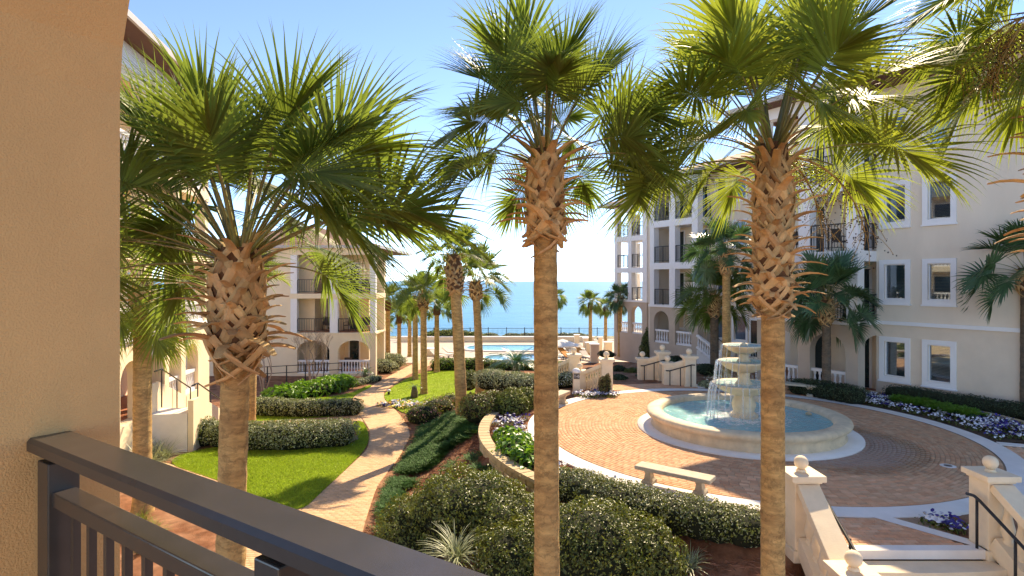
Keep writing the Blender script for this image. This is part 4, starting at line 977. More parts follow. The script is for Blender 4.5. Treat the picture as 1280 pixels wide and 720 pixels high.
# ------------------------------------------------------------------ pool terrace things
zp = zd + .03
FN = thing('pool_fence', 'dark metal fence of thin pickets between the pool and the sea', 'fence', (0, 73, zp))
x0, x1 = -26, 20; k = 0; x = x0
while x < x1 + .1:
    b = MB(); b.box(x-.045,x+.045,72.955,73.045,zp,zp+1.55); b.build('post', 'black_iron', FN); x += 2.3
for z in (.15, 1.42):
    b = MB(); b.box(x0,x1,72.98,73.02,zp+z,zp+z+.05); b.build('rail', 'black_iron', FN)
b = MB()
for i in range(int((x1-x0)/.16)): b.box(x0+.16*i-.01, x0+.16*i+.01, 72.99, 73.01, zp+.1, zp+1.47)
tag(b.build('picket', 'black_iron', FN), kind='stuff')
PW = thing('pool_wall', 'long low cream wall with coping along the seaward side of the pool', 'wall', (0, 70.5, zp))
b = MB(); b.box(-14, 10, 70.3, 70.7, zp, zp+.55); b.build('wall', 'stucco_gold', PW); b = MB(); b.box(-14.1, 10.1, 70.2, 70.8, zp+.55, zp+.66); b.build('coping', 'white_trim', PW)
def pillar(px, yb, yt, Y, wpx, lab, z=None):
    z = z if z is not None else zlow(Y)+.03; x = q(px)*Y; w_ = wpx*Y/F; top = EYE - (yt-351)/F*Y
    t_ = thing('terrace_pillar', lab, 'pillar', (x, Y, z)); b = MB(); b.box(-w_/2,w_/2,-w_/2,w_/2,0,top-z-.08); b.build('shaft','stucco_gold',t_,local=True)
    b = MB(); b.box(-w_/2-.07,w_/2+.07,-w_/2-.07,w_/2+.07,top-z-.08,top-z); b.build('cap','white_trim',t_,local=True)
pillar(721, 431, 418, 66, 6, 'slim cream pillar with white cap at the seaward end of the pool terrace'); pillar(733, 431, 422, 62, 8, 'squat cream pillar with white cap behind the loungers')
pillar(737, 440, 427.5, 55, 10, 'wide cream pillar beside a taller palm trunk on the terrace'); pillar(743, 446, 429.5, 50, 10, 'wide white-capped pillar nearest to the pool stairs'); pillar(750, 437, 421, 57, 5, 'thin tall cream pillar at the gate of the pool terrace')
pillar(760, 436, 427, 54, 9, 'low cream pillar beside the far loggia'); pillar(540, 437, 435, 56, 14, 'broad low cream pillar behind the palm row')
def lounger(px, Y, rz, lab, mat='cushion'):
    z = zlow(Y)+.04; t_ = thing('sun_lounger', lab, 'sun lounger', (q(px)*Y, Y, z), 'loungers by the pool', rz)
    b = MB(); b.box(-.33,.33,-.95,.4,.3,.38); b.build('mattress',mat,t_,local=True); b = MB(); b.beam((0,.4,.36),(0,1.0,.75),.66,.08,(0,1,0)); b.build('backrest',mat,t_,local=True)
    b = MB()
    for sx in (-.3,.3):
        for sy in (-.85,.35): b.box(sx-.025,sx+.025,sy-.025,sy+.025,0,.3)
    b.build('frame','furniture',t_,local=True)
for i, (px, Y, rz, mt) in enumerate([(700,53,.6,'cushion'),(708,55,.6,'orange_fabric'),(716,57,.6,'cushion'),(722,53,.5,'cushion'),(729,55,.5,'orange_fabric'),(714,51,.7,'orange_fabric'),(705,60,.4,'cushion'),(712,62,.4,'cushion'),(720,61,.3,'orange_fabric'),(728,60,.4,'cushion'),(735,51.5,.4,'cushion'),(549,53,.9,'cushion'),(556,54.5,.9,'cushion'),(565,56,1.0,'cushion')]):
    lounger(px, Y, rz, {'cushion': 'pale cushioned sun lounger on the pool deck', 'orange_fabric': 'orange cushioned sun lounger on the pool deck'}[mt], mt)
def umbrella(px, Y, lab, ht=2.5, r=1.5):
    z = zlow(Y)+.04; t_ = thing('pool_umbrella', lab, 'umbrella', (q(px)*Y, Y, z)); b = MB(); b.lathe([(.3,0),(.28,.08),(.03,.1),(.025,ht)], n=10); b.build('pole','lamp_white',t_,local=True)
    b = MB(); P = [(0,0,ht+.05)] + [(r*math.cos(PI*i/4), r*math.sin(PI*i/4), ht-.5) for i in range(8)] + [(r*math.cos(PI*i/4), r*math.sin(PI*i/4), ht-.62) for i in range(8)]
    b.add(P, [(0,1+i,1+(i+1) % 8) for i in range(8)] + [(1+i,9+i,9+(i+1) % 8,1+(i+1) % 8) for i in range(8)]); b.build('canopy','canvas',t_,local=True)
umbrella(703, 57, 'open white umbrella low over the loungers beside the plunge pool', 1.5, 1.7); 
for px, Y in ((574,61),(598,61.5),(672,61.5)):
    t_ = thing('pool_handrail', 'pale curved handrail at the edge of the swimming pool', 'handrail', (q(px)*Y, Y-1.2, zp+.12), 'handrails of the swimming pool'); b = MB()
    for s_ in (-.3,.3): b.tube([(s_,-.3,0),(s_,-.3,.75),(s_,-.1,.9),(s_,.5,.5),(s_,.6,.0)], .03, 6)
    b.build('rail','lamp_white',t_,local=True)
# ramp with dark railing in front of the far-left porch
RP = thing('ramp_railing', 'dark metal ramp railing below the arched porch', 'railing', (-14, 39, -2.2))
ra, rb_ = Vector((-17.2, 37.5, zlow(37.5))), Vector((-11.6, 39.3, -2.0))
b = MB()
for h in (1.0, .55): b.beam(ra+Vector((0,0,h)), rb_+Vector((0,0,h)), .045, .04)
b.build('rail', 'black_iron', RP)
for i in range(6): p_ = ra.lerp(rb_, i/5); b = MB(); b.box(p_.x-.03,p_.x+.03,p_.y-.03,p_.y+.03,p_.z-.2,p_.z+1.03); b.build('post','black_iron',RP)

# ================================================================== PALMS
def frond_mesh(name, elev, seed, pet=1.05, blade=1.05, nseg=38, nsec=6, mat='frond', stiff=1.0, wmax=.047, petr=.019):
    """costapalmate fan leaf growing along +x at the given elevation, sagging under gravity"""
    rg = random.Random(seed); V, Fc, MI = [], [], []
    def addf(f, m_): Fc.append(f); MI.append(m_)
    up = Vector((0,0,1)); d = Vector((math.cos(elev), 0, math.sin(elev))); p = Vector((0,0,0)); pts = [p.copy()]; side = Vector((0,1,0))
    n = 8; yaw = rg.uniform(-.12,.12)
    for i in range(n):
        d = (d + Vector((0, yaw/n, -.032*(.3+.7*max(0, math.cos(elev)))*(1+i*.22)))).normalized(); p = p + d*(pet/n); pts.append(p.copy())
    # petiole: flattened three-sided stalk
    for i, c in enumerate(pts):
        dd = (pts[min(i+1,n)] - pts[max(i-1,0)]).normalized(); s_ = side; nn = dd.cross(s_).normalized(); r = petr*(1.5 - .75*i/n)
        b0 = len(V); V += [c - s_*r, c + s_*r, c + nn*-r*.7]
        if i: 
            for j in range(3): addf((b0-3+j, b0-3+(j+1) % 3, b0+(j+1) % 3, b0+j), 1)
    roll = rg.uniform(-.8,.8); nn = d.cross(side).normalized(); S = (side*math.cos(roll) + nn*math.sin(roll)).normalized(); N = d.cross(S).normalized()
    # costa recurving into the blade
    vf = rg.uniform(.15,.75); cl = .42*blade; cp = [p.copy()]; cd = [d.copy()]; k = 6; dd = d.copy(); pp = p.copy(); curl = rg.uniform(.05,.26)*(.5 if elev > R(55) else 1)
    for i in range(k): dd = (dd - N*curl*.55 - up*.05).normalized(); pp = pp + dd*cl/k; cp.append(pp.copy()); cd.append(dd.copy())
    for j in range(nseg):
        a = (j+.5)/nseg*2 - 1; aa = abs(a); phi = math.copysign(R(132)*aa**.95, a) + rg.gauss(0,.035)
        s0 = (1-aa)**1.1; x = s0*k; i0 = min(int(x), k-1); st = cp[i0].lerp(cp[i0+1], x-i0); dc = cd[i0].lerp(cd[i0+1], x-i0).normalized()
        Nl = dc.cross(S).normalized(); phi2 = phi*(1-.35*(1-aa))
        d0 = (dc*math.cos(phi2) + S*math.sin(phi2) + Nl*(vf*aa - .05)).normalized()
        ln = blade*(1.02 - .42*aa**2.2)*(1 - .22*s0)*rg.uniform(.93,1.06); wd = wmax*(1-.25*aa)*(blade/1.05)
        lat = d0.cross(Nl).normalized(); pp = st.copy(); dd = d0.copy(); g = (.55 + 1.1*rg.random()**2)*(1.35 if elev < R(45) else 1)/stiff; b0 = len(V); prof = [.25,.85,1,.8,.42,.18,.0]
        kink = rg.uniform(.5,.85) if rg.random() < .16 else 2
        ring = []
        for i in range(nsec+1):
            t_ = i/nsec; wv = wd*prof[min(int(round(t_*6)),6)]; ln_ = dd.cross(lat).normalized()
            if i == nsec: ring.append((len(V),)); V.append(pp.copy())
            else:
                q0 = len(V); V += [pp - lat*wv/2 + ln_*wv*.22, pp - ln_*wv*.0, pp + lat*wv/2 + ln_*wv*.22]; ring.append((q0,q0+1,q0+2))
            gg = g*(t_**1.6)*.62 + (1.2 if t_ > kink else 0)*.6
            dd = (dd - up*gg*(1/nsec)*2.1 + Vector((rg.uniform(-.03,.03), rg.uniform(-.03,.03), 0))).normalized(); pp = pp + dd*ln/nsec
            lat = (lat - dd*lat.dot(dd)).normalized()
        for i in range(nsec):
            r0, r1 = ring[i], ring[i+1]
            if len(r1) == 3: addf((r0[0],r0[1],r1[1],r1[0]),0); addf((r0[1],r0[2],r1[2],r1[1]),0)
            else: addf((r0[0],r0[1],r1[0],r1[0]),0); addf((r0[1],r0[2],r1[0],r1[0]),0)
    me = bpy.data.meshes.new(name); me.from_pydata([tuple(v) for v in V], [], [tuple(dict.fromkeys(f)) for f in Fc])
    me.polygons.foreach_set('material_index', MI); me.polygons.foreach_set('use_smooth', [True]*len(Fc))
    me.materials.append(MATS[mat]); me.materials.append(MATS['petiole']); me.update(); return me
FR = {}
ELEV = [82, 66, 50, 35, 20, 5, -10, -28, -48]
def fronds(kind, mat, nseg, nsec, wmax, pet=1.05, blade=1.05, nv=2):
    FR[kind] = [[frond_mesh('frond', R(e), 100*i+v+7, pet*(1 if e > -20 else .9), blade*(.92 if e > 70 else 1), nseg, nsec, mat, 1.0 if e < 60 else 1.6, wmax) for v in range(nv)] for i, e in enumerate(ELEV)]
fronds('big', 'frond', 56, 6, .041, nv=3)
fronds('big_yellow', 'frond_yellow', 56, 6, .041, nv=3)
fronds('mid', 'frond', 30, 4, .09)
fronds('cool', 'frond_cool', 30, 4, .095)
fronds('midy', 'frond_yellow', 26, 4, .075)

def boot_mesh(name, seed, rt=.2):
    """old leaf base: a stub bending outward with two straps wrapping the trunk"""
    rg = random.Random(seed); V, Fc = [], []
    def strip(path, wid, thick, latf):
        b0 = len(V)
        for c, w_, th in zip(path, wid, thick):
            lat, nn = latf(c); V.extend([c - lat*w_/2, c - lat*w_*.2 + nn*th, c + lat*w_*.2 + nn*th, c + lat*w_/2, c + lat*w_*.2 - nn*th*.3, c - lat*w_*.2 - nn*th*.3])
        n = len(path)
        for i in range(n-1):
            for j in range(6): Fc.append((b0+6*i+j, b0+6*i+(j+1) % 6, b0+6*i+6+(j+1) % 6, b0+6*i+6+j))
        Fc.append(tuple(b0+j for j in range(5,-1,-1))); Fc.append(tuple(b0+6*(n-1)+j for j in range(6)))
    ln = rg.uniform(.26,.48); out = rg.uniform(.6,1.35); tw = rg.uniform(-.35,.35); path = []
    d = Vector((.62, 0, .85)).normalized(); p = Vector((-.03,0,-.04))
    for i in range(6):
        path.append(p.copy()); d = (d + Vector((out*.22, tw*.14, -.05*i))).normalized(); p = p + d*ln/5
    strip(path, [.13,.12,.10,.085,.075,.06], [.028,.026,.022,.02,.016,.01], lambda c: (Vector((-tw*.3,1,0)).normalized(), Vector((.75,0,-.6)).normalized()))
    for s in (-1, 1):
        pa = []
        for i in range(5):
            t_ = i/4; y = s*(.025 + .175*t_**.95); z = .02 - .36*t_; pa.append(Vector((math.sqrt(max(rt*rt - y*y, .002)) - rt + .03*(1-t_) + .006, y, z)))
        strip(pa, [.10,.095,.085,.065,.035], [.028,.024,.02,.016,.008], lambda c: (Vector((0,.86,s*.5)).normalized(), Vector((1, c.y*2.0, 0)).normalized()))
    me = bpy.data.meshes.new(name); me.from_pydata([tuple(v) for v in V], [], Fc); me.materials.append(MATS['boot']); me.update(); return me
BOOT = [boot_mesh('leaf_base', s) for s in range(6)]

def trunk_mesh(h, r0, r1, hb0, rb, lean, seed, mat, n=18, rings=None):
    """tapered ringed trunk, swelling under the old leaf bases from hb0 to h"""
    rg = random.Random(seed); V, Fc = [], []; K = rings or max(20, int(h/.055))
    for i in range(K+1):
        t_ = i/K; z = h*t_; r = r0 + (r1-r0)*min(1, t_*1.1); r *= 1 + .25*max(0, 1-z/.5)**2
        if z > hb0: r = r + (rb-r)*sstep(hb0, hb0+.18, z)*(1-.45*sstep(h-.5, h, z))
        r *= 1 + rg.uniform(-.022,.022) + .03*mnoise.noise(Vector((seed, 0, z*1.7)))
        cx, cy = lean[0]*t_**1.5, lean[1]*t_**1.5
        for j in range(n):
            a = 2*PI*j/n; rr = r*(1 + .03*mnoise.noise(Vector((math.cos(a)*2, math.sin(a)*2, z*5+seed)))); V.append((cx+rr*math.cos(a), cy+rr*math.sin(a), z))
    ii = np.arange(K)[:,None]*n + np.arange(n)[None]; jj = np.arange(K)[:,None]*n + (np.arange(n)[None]+1) % n
    Fq = np.stack([ii, jj, jj+n, ii+n], -1).reshape(-1,4); cap = np.array([list(range(K*n, K*n+n))])
    me = npmesh('trunk', V, [Fq, cap], [mat, 'boot_fibre'], True); m_ = np.zeros(len(me.polygons), np.int32); m_[np.repeat((np.arange(K)+.5)/K*h > hb0+.05, n).nonzero()[0]] = 1; me.polygons.foreach_set('material_index', m_); return me
def fruit_mesh(seed, ln=1.3):
    rg = random.Random(seed); b = MB(); bb = MB()
    d = Vector((.8,0,.35)); p = Vector((0,0,0)); main = []
    for i in range(9): main.append(p.copy()); d = (d - Vector((0,0,.2))).normalized(); p = p + d*ln/8
    b.tube(main, [.016*(1-.07*i) for i in range(9)], 5, False)
    for i in range(1, 9):
        for _ in range(6):
            dd = Vector((rg.uniform(-.6,.9), rg.uniform(-1,1), rg.uniform(-.8,.3))).normalized(); q0 = main[i].copy(); sp = [q0.copy()]
            for k in range(4): dd = (dd - Vector((0,0,.25))).normalized(); q0 = q0 + dd*rg.uniform(.06,.13); sp.append(q0.copy())
            b.tube(sp, .0035, 3, False)
            for s_ in sp[1:]:
                for _ in range(2):
                    c = s_ + Vector((rg.uniform(-.05,.05), rg.uniform(-.05,.05), rg.uniform(-.05,.03))); s = rg.uniform(.006,.011); k = [(c.x+s,c.y,c.z),(c.x,c.y+s,c.z),(c.x-s,c.y,c.z),(c.x,c.y-s,c.z),(c.x,c.y,c.z+s),(c.x,c.y,c.z-s)]
                    bb.add(k, [(0,1,4),(1,2,4),(2,3,4),(3,0,4),(1,0,5),(2,1,5),(3,2,5),(0,3,5)], True)
    return b.mesh('fruit_stalk', 'berry_stalk'), bb.mesh('berries', 'berry')
FRUIT = None
def palm(name, label, base, h, r0, r1, nleaf, cs, seed, kind='mid', group=None, boots=0, hb=.9, rb=.24, lean=(0,0), emin=-48, mat='trunk', az0=0., leaves=None, fruit=0, bscale=1., fz=0, emax=86, clear=0, rag=0, fruit_az=None):
    """fan palm: trunk (with its leaf bases), fronds; h = height of the growing point above base"""
    rg = random.Random(seed); t_ = thing(name, label, 'palm tree', base, group)
    tr = ob('trunk', trunk_mesh(h, r0, r1, h-hb, rb, lean, seed, mat), t_)
    for i in range(boots):
        f = (i+.5)/boots; z = h - hb + .05 + (hb-.02)*f + rg.uniform(-.02,.02); a = i*2.39996 + rg.uniform(-.12,.12); rr = rb*(.93 - .4*sstep(.6,1,f)) ; tt = (z/h)**1.5
        s = bscale*rg.uniform(.85,1.15)*(1 + rag*max(0, .4-f)); tilt = R(28)*(1-f)**1.5*rg.uniform(.5,1.5) - R(14)*f
        ob('leaf_base', BOOT[rg.randrange(6)], tr, (lean[0]*tt + rr*math.cos(a), lean[1]*tt + rr*math.sin(a), z), (rg.uniform(-.12,.12), tilt, a), (s, s*rg.uniform(.85,1.15), s))
    spec = leaves or [(i*2.39996 + az0 + rg.uniform(-.2,.2), emax - (emax-emin)*((i+.5)/nleaf)**1.05 + rg.uniform(-6,6)) for i in range(nleaf)]
    tocam = math.atan2(-base[1], -base[0])
    for i, lv in enumerate(spec):
        if clear and abs((lv[0]-tocam+PI) % (2*PI) - PI) < R(62) and lv[1] < clear: continue
        a, e = lv[0], lv[1]; s = cs*(lv[2] if len(lv) > 2 else rg.uniform(.86,1.1)); kd = lv[3] if len(lv) > 3 else kind
        k = min(range(len(ELEV)), key=lambda q_: abs(ELEV[q_]-e)); me = rg.choice(FR[kd][k])
        zz = h - .12 - .22*max(0, (60-e)/110)*1.2
        ob('frond', me, t_, (lean[0] + .05*math.cos(a), lean[1] + .05*math.sin(a), zz + fz), (rg.uniform(-.35,.35), R(ELEV[k]-e), a), (s,s,s*rg.uniform(.9,1.1)))
    if fruit:
        global FRUIT
        if FRUIT is None: FRUIT = fruit_mesh(4)
        for i in range(fruit):
            a = R(fruit_az[i % len(fruit_az)]) if fruit_az else az0 + i*2.2; f = ob('fruit_cluster', FRUIT[0], t_, (lean[0]+.1*math.cos(a), lean[1]+.1*math.sin(a), h-.15), (0, rg.uniform(-.1,.35), a), (cs*rg.uniform(.9,1.2),)*3); tag(ob('berries', FRUIT[1], f), kind='stuff')
    return t_
def at_palm(px, ytop, Y, zb): return Vector((q(px)*Y, Y, zb)), EYE - (ytop-351)/F*Y - zb
# three palms close to the balcony
B_, h = at_palm(300, 315, 6.8, -1.15); B_.x = q(285)*6.8
palm('cabbage_palm', 'stout fan palm with a thick shaggy boot-covered neck, beside the balcony pier', B_, h+.05, .165, .155, 46, 1.2, 11, 'big', 'fan palms in front of the balcony', 62, 1.22, .28, (.13,0), 4, bscale=1.12, az0=.3, rag=.9, leaves=[(R(a), e, s*1.05) for a, e, s in [(60,74,1),(125,76,1),(250,80,.92),(330,70,1),(178,68,1.05),(22,60,1.05),(152,56,1.05),(205,52,1.0),(300,60,.9),
    (358,36,1.2),(345,30,1.05),(20,40,1.0),(80,54,1),(160,70,1),(350,52,1.05),(140,30,1),(200,66,.95),(275,70,.8),(100,82,1),(186,40,1.12),(168,26,1.05),(212,30,1.0),(196,10,1.0),(90,42,1),(70,24,1),(112,20,1),(45,42,1.05),(132,44,1),(95,64,1),(60,10,.9),(140,10,.9),(8,50,1.05),(172,48,1.1),(335,46,1),(190,24,1.05),(52,62,1),(110,56,1),(155,38,1),(218,62,.9),(315,78,.9),(0,62,1),(322,36,.95),(230,44,.95)]])
B_, h = at_palm(684, 188, 7.2, -.95)
palm('cabbage_palm', 'tall fan palm with a straight smooth trunk rising from the round front shrubs', B_, h, .165, .145, 44, .9, 23, 'big', 'fan palms in front of the balcony', 52, 1.0, .20, (-.03,0), 0, bscale=.95, az0=1.1, clear=24, rag=.8)
B_, h = at_palm(966, 180, 7.4, -.6)
palm('cabbage_palm', 'fan palm with a long lattice of old leaf bases, beside the entry stairs', B_, h, .15, .138, 38, 1.1, 37, 'big_yellow', 'fan palms in front of the balcony', 104, 2.12, .215, (0,0), 10, bscale=1.0, az0=.6, fruit=2, fruit_az=(-12,30), clear=20)
# palm at the right edge, its boots and hanging fruit reach into the picture
palm('cabbage_palm', 'fan palm at the right edge with dangling black fruit stalks and tan leaf bases', Vector((6.22,6.3,-.6)), 8.35, .2, .19, 36, .95, 41, 'big_yellow', None, 130, 2.9, .29, (0,0), -25, az0=2.2, fruit=7, fruit_az=(172,190,206,222,155,240,180), bscale=1.2)
# palms on the left
B_, h = at_palm(178, 352, 14.6, -1.26)
palm('cabbage_palm', 'fan palm with hanging yellow-green fronds before the sunlit arcade', B_, h, .22, .2, 34, 1.0, 43, 'big_yellow', None, 40, .6, .25, (0,0), -50, bscale=1.1, az0=.4)
B_, h = at_palm(313, 345, 24.3, zlow(24.3))
palm('cabbage_palm', 'fan palm on the strip of grass between the two silvery hedges', B_, h, .22, .2, 14, .7, 47, 'midy', None, 0, .8, .28, (.15,0), 25, az0=.4)
# middle row along the path
MIDROW = 'palm row between path and pool'
for px, pb, py, Y, zb, yt, r, cs, kd, bo, hb, lab in [
    (566,577,532,22.3,-1.0,318,.22,.7,'mid',60,1.45,'palm with a long criss-cross boot collar rising behind the pink roses'),
    (594,600,489,28.5,-.9,352,.2,1.05,'mid',40,.8,'palm with a dark drooping crown beside the large spiky cycad'),
    (529,530,493,33,None,368,.19,.8,'mid',24,.8,'palm standing in a ring of mulch on the far lawn'),
    (519,519,474,39,None,372,.19,.8,'mid',0,.8,'palm at the edge of the far lawn where the path narrows'),
    (546,546,465,43,None,382,.19,.75,'mid',0,.8,'palm beside the dark clipped hedge of the pool'),
    (485,485,452,50,None,375,.2,.8,'mid',0,1.0,'palm right of the cream building, tallest of three at the path end'),
    (499,499,452,52,None,393,.19,.75,'mid',0,.9,'palm at the path end with a low crown'),
    (512,512,449,55,None,390,.19,.75,'mid',0,.9,'slim palm at the path end nearest to the pool terrace'),
    (474,474,447,56,None,405,.19,.7,'mid',0,.9,'low palm half hidden behind the cream building')]:
    z0 = zlow(Y) if zb is None else zb; B_, h = at_palm(px, yt, Y, z0); x_ = q(pb)*Y
    lean = (B_.x - x_, 0); B_.x = x_
    palm('cabbage_palm', lab, B_, h, r*1.05, r*.9, 34, cs, int(px*3), kd, MIDROW, bo, hb, .31 if bo else .28, lean, -18, az0=px, clear=25)
for px, Y, zb, yt, cs, lab, kd, bo in [
    (695,60,None,372,.62,'far palm showing beside the tall trunk on the pool terrace','mid',0),(738,60,None,378,.74,'far palm with a compact round crown over the loungers','mid',0),
    (757,62,None,383,.55,'thin far palm beside the compact round one','mid',0),(775,49.5,-1.9,372,.7,'palm with a bluish dark crown in front of the far loggia','cool',0)]:
    B_, h = at_palm(px, yt, Y, zlow(Y) if zb is None else zb); palm('cabbage_palm', lab, B_, h, .2, .17, 40, cs, px, kd, 'far palms by the pool terrace', bo, .9, .30, (0,0), -38, az0=px, mat='trunk')
# palms near the right-hand building
for px, Y, zb, yt, r, cs, lab, kd, bo, hb, nl in [
    (893,28.3,-.2,368,.21,.95,'dark-trunked palm with a bushy glossy crown beside the porch steps','mid',50,1.0,46),
    (908,26.0,-.1,316,.19,.92,'tall slim reddish palm directly behind the fountain','cool',40,.9,40),
    (1033,22.8,.0,375,.17,.98,'short dark-green palm in front of the near arcade','cool',44,.85,46),
    (1284,19.2,.1,335,.19,.95,'dark-green palm against the blank window wall','cool',24,.8,40)]:
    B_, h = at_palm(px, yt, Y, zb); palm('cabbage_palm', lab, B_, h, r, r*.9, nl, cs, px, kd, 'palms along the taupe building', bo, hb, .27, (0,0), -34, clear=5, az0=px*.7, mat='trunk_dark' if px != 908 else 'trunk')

# ------------------------------------------------------------------ cycads and small palms
def feather_mesh(seed, ln=1.1, mat='cycad', arch=1.0, npin=34, pl=.2):
    rg = random.Random(seed); V, Fc = [], []; d = Vector((.75,0,.66)).normalized(); p = Vector((0,0,0)); pts = []
    for i in range(npin+1): pts.append((p.copy(), d.copy())); d = (d - Vector((0,0,.05*arch))).normalized(); p = p + d*ln/npin
    for i in range(npin):
        a, b_ = pts[i][0], pts[i+1][0]; k = len(V); w_ = .012*(1-i/npin)+.003; V += [a+Vector((0,w_,0)), a-Vector((0,w_,0)), b_-Vector((0,w_,0)), b_+Vector((0,w_,0))]; Fc.append((k,k+1,k+2,k+3))
        t_ = i/npin; L_ = pl*math.sin(PI*min(1,.12+.85*t_))**.6
        for s in (-1,1):
            dr = (pts[i][1]*.55 + Vector((0,s,0)) + Vector((0,0,.25))).normalized(); tip = a + dr*L_ - Vector((0,0,.15*L_)); m_ = a + dr*L_*.5; k = len(V); ww = pts[i][1]*.011
            V += [a, m_-ww, tip, m_+ww]; Fc.append((k,k+1,k+2,k+3))
    me = bpy.data.meshes.new('leaf'); me.from_pydata([tuple(v) for v in V], [], Fc); me.materials.append(MATS[mat]); me.update(); return me
FE = [feather_mesh(s, 1.15, arch=a) for s, a in ((1,.7),(2,1.1),(3,1.5))]
def cycad(name, label, base, s, n, th=.3, group=None, mats=None):
    rg = random.Random(int(base[0]*100)); t_ = thing(name, label, 'cycad', base, group)
    b = MB(); b.lathe([(.16,0),(.19,.1),(.18,th*.6),(.13,th),(.05,th+.05)], n=12, wob=lambda a, z: 1+.12*math.sin(a*7+z*40)); b.build('trunk','trunk_dark',t_,local=True)
    for i in range(n):
        a = i*2.39996; e = 30 - 75*(i/n) + rg.uniform(-6,6); k = s*rg.uniform(.85,1.1); ob('leaf', FE[min(2, int(3*(1-i/n)))] if e < 0 else FE[0], t_, (0,0,th), (rg.uniform(-.1,.1), R(e-10)*-1 if e > 0 else R(-e*.55), a), (k,k,k))
    return t_
cycad('sago_cycad', 'large spiky cycad with arching dark fronds beside the small pool', D(645,466,27.5), 1.45, 40, .45)
g = L(457,474); cycad('sago_cycad', 'round cycad at the edge of the path by the cream building', g, .75, 24, .45)
g = L(518,498); cycad('sago_cycad', 'small stubby young cycad beside the yellow pansies', g, .42, 14, .62)
g = D(893,476,24.6); g.z = .0; cycad('sago_cycad', 'tiny orange-trunked cycad behind the fountain bowls', g, .5, 9, .5)
cycad('sago_cycad', 'dark cycad behind the solid-cheeked garden stairs', Vector((7.3, 29.5, -.25)), .95, 22, .4)
cycad('sago_cycad', 'dark cycad under the arcade beside the porch steps', Vector((8.7, 30.2, -.3)), .95, 20, .4)

# ================================================================== SHRUBS, HEDGES, FLOWERS
def leaves_np(P, Nn, size, rng, mat, aspect=.5, name='foliage'):
    """one small folded leaf (two triangles) at each point, roughly facing the outward normal"""
    n = len(P); t_ = rng.normal(0, 1, (n,3)); nn = Nn + rng.normal(0, .55, (n,3)); nn /= np.linalg.norm(nn, axis=1, keepdims=True)
    t_ -= nn*(t_*nn).sum(1, keepdims=True); t_ /= np.linalg.norm(t_, axis=1, keepdims=True); s_ = np.cross(nn, t_)
    sz = size*rng.uniform(.6, 1.35, (n,1)); fold = nn*sz*.18
    V = np.stack([P - t_*sz*.5, P + s_*sz*aspect*.5 + fold, P + t_*sz*.5, P - s_*sz*aspect*.5 + fold], 1).reshape(-1,3)
    k = np.arange(n)[:,None]*4; Fq = np.concatenate([k+np.array([[0,1,2]]), k+np.array([[0,2,3]])])
    return V, Fq
def foliage_obj(P, Nn, size, rng, mat, parent, aspect=.5, name='foliage', flowers=None):
    V, Fq = leaves_np(P, Nn, size, rng, mat, aspect); o_ = ob(name, npmesh(name, V, Fq, mat), parent)
    if parent is not None: o_.location = -parent.location
    return o_
def shrub(name, label, blobs, n, size, mat, seed, cat='shrub', group=None, aspect=.5, mat2=None, frac2=.0, power=2.0, lump=.17, deep=.22, base=None):
    """leafy shrub: blobs = [(x,y,z,rx,ry,rz)] overlapping rounded masses"""
    rng = np.random.default_rng(seed); bl = np.array(blobs, float); area = bl[:,3]*bl[:,4] + bl[:,5]*(bl[:,3]+bl[:,4]); pr = area/area.sum()
    t_ = thing(name, label, cat, base or (bl[0,0], bl[0,1], bl[:,2].min() - bl[0,5]*.6), group)
    k = rng.choice(len(bl), n, p=pr); d = rng.normal(0,1,(n,3)); d /= np.linalg.norm(d, axis=1, keepdims=True); d[:,2] = np.where(d[:,2] < -.35, -d[:,2], d[:,2])
    rad = 1/((np.abs(d)**power).sum(1))**(1/power)
    lp = np.array([mnoise.noise(Vector((x*2.6+seed, y*2.6, z*2.6+kk*3))) + .5*mnoise.noise(Vector((x*7, y*7, z*7+seed))) for (x,y,z), kk in zip(d, k)])
    rr = rad*(1 + lump*lp)*(1 - deep*rng.random(n)**2.2); c = bl[k]
    P = c[:,:3] + d*c[:,3:6]*rr[:,None]; Nn = d/c[:,3:6]; Nn /= np.linalg.norm(Nn, axis=1, keepdims=True)
    inside = np.zeros(n, bool)
    for j in range(len(bl)):
        v = np.abs((P - bl[j,:3])/bl[j,3:6]); inside |= (k != j) & (((v**power).sum(1))**(1/power) < .84)
    gap = np.array([mnoise.noise(Vector((x*5.5+seed, y*5.5, z*5.5))) for x, y, z in P]) < -.24
    stray = rng.random(n) < .03; P = P + Nn*(stray*rng.uniform(.02,.11,n)*min(1, bl[0,5]))[:,None]
    inside |= gap & (rng.random(n) < .75); P, Nn = P[~inside], Nn[~inside]
    if mat2 and frac2:
        s2 = rng.random(len(P)) < frac2; foliage_obj(P[s2], Nn[s2], size, rng, mat2, t_, aspect, 'foliage'); P, Nn = P[~s2], Nn[~s2]
    foliage_obj(P, Nn, size, rng, mat, t_, aspect)
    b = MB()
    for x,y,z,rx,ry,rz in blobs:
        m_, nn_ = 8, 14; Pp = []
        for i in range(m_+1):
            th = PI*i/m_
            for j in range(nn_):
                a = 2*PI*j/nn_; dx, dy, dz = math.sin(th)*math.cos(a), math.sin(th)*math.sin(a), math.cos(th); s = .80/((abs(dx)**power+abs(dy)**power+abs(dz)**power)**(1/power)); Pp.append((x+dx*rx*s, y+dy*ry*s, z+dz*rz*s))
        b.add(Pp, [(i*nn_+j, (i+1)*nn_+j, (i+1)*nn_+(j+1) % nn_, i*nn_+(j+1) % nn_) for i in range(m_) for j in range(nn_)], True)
    b.build('shade_core', 'foliage_core', t_)  # solid near-black core, its colour stands in for shade between the leaves
    return t_
def gz(x, y): return terrain(x, y)
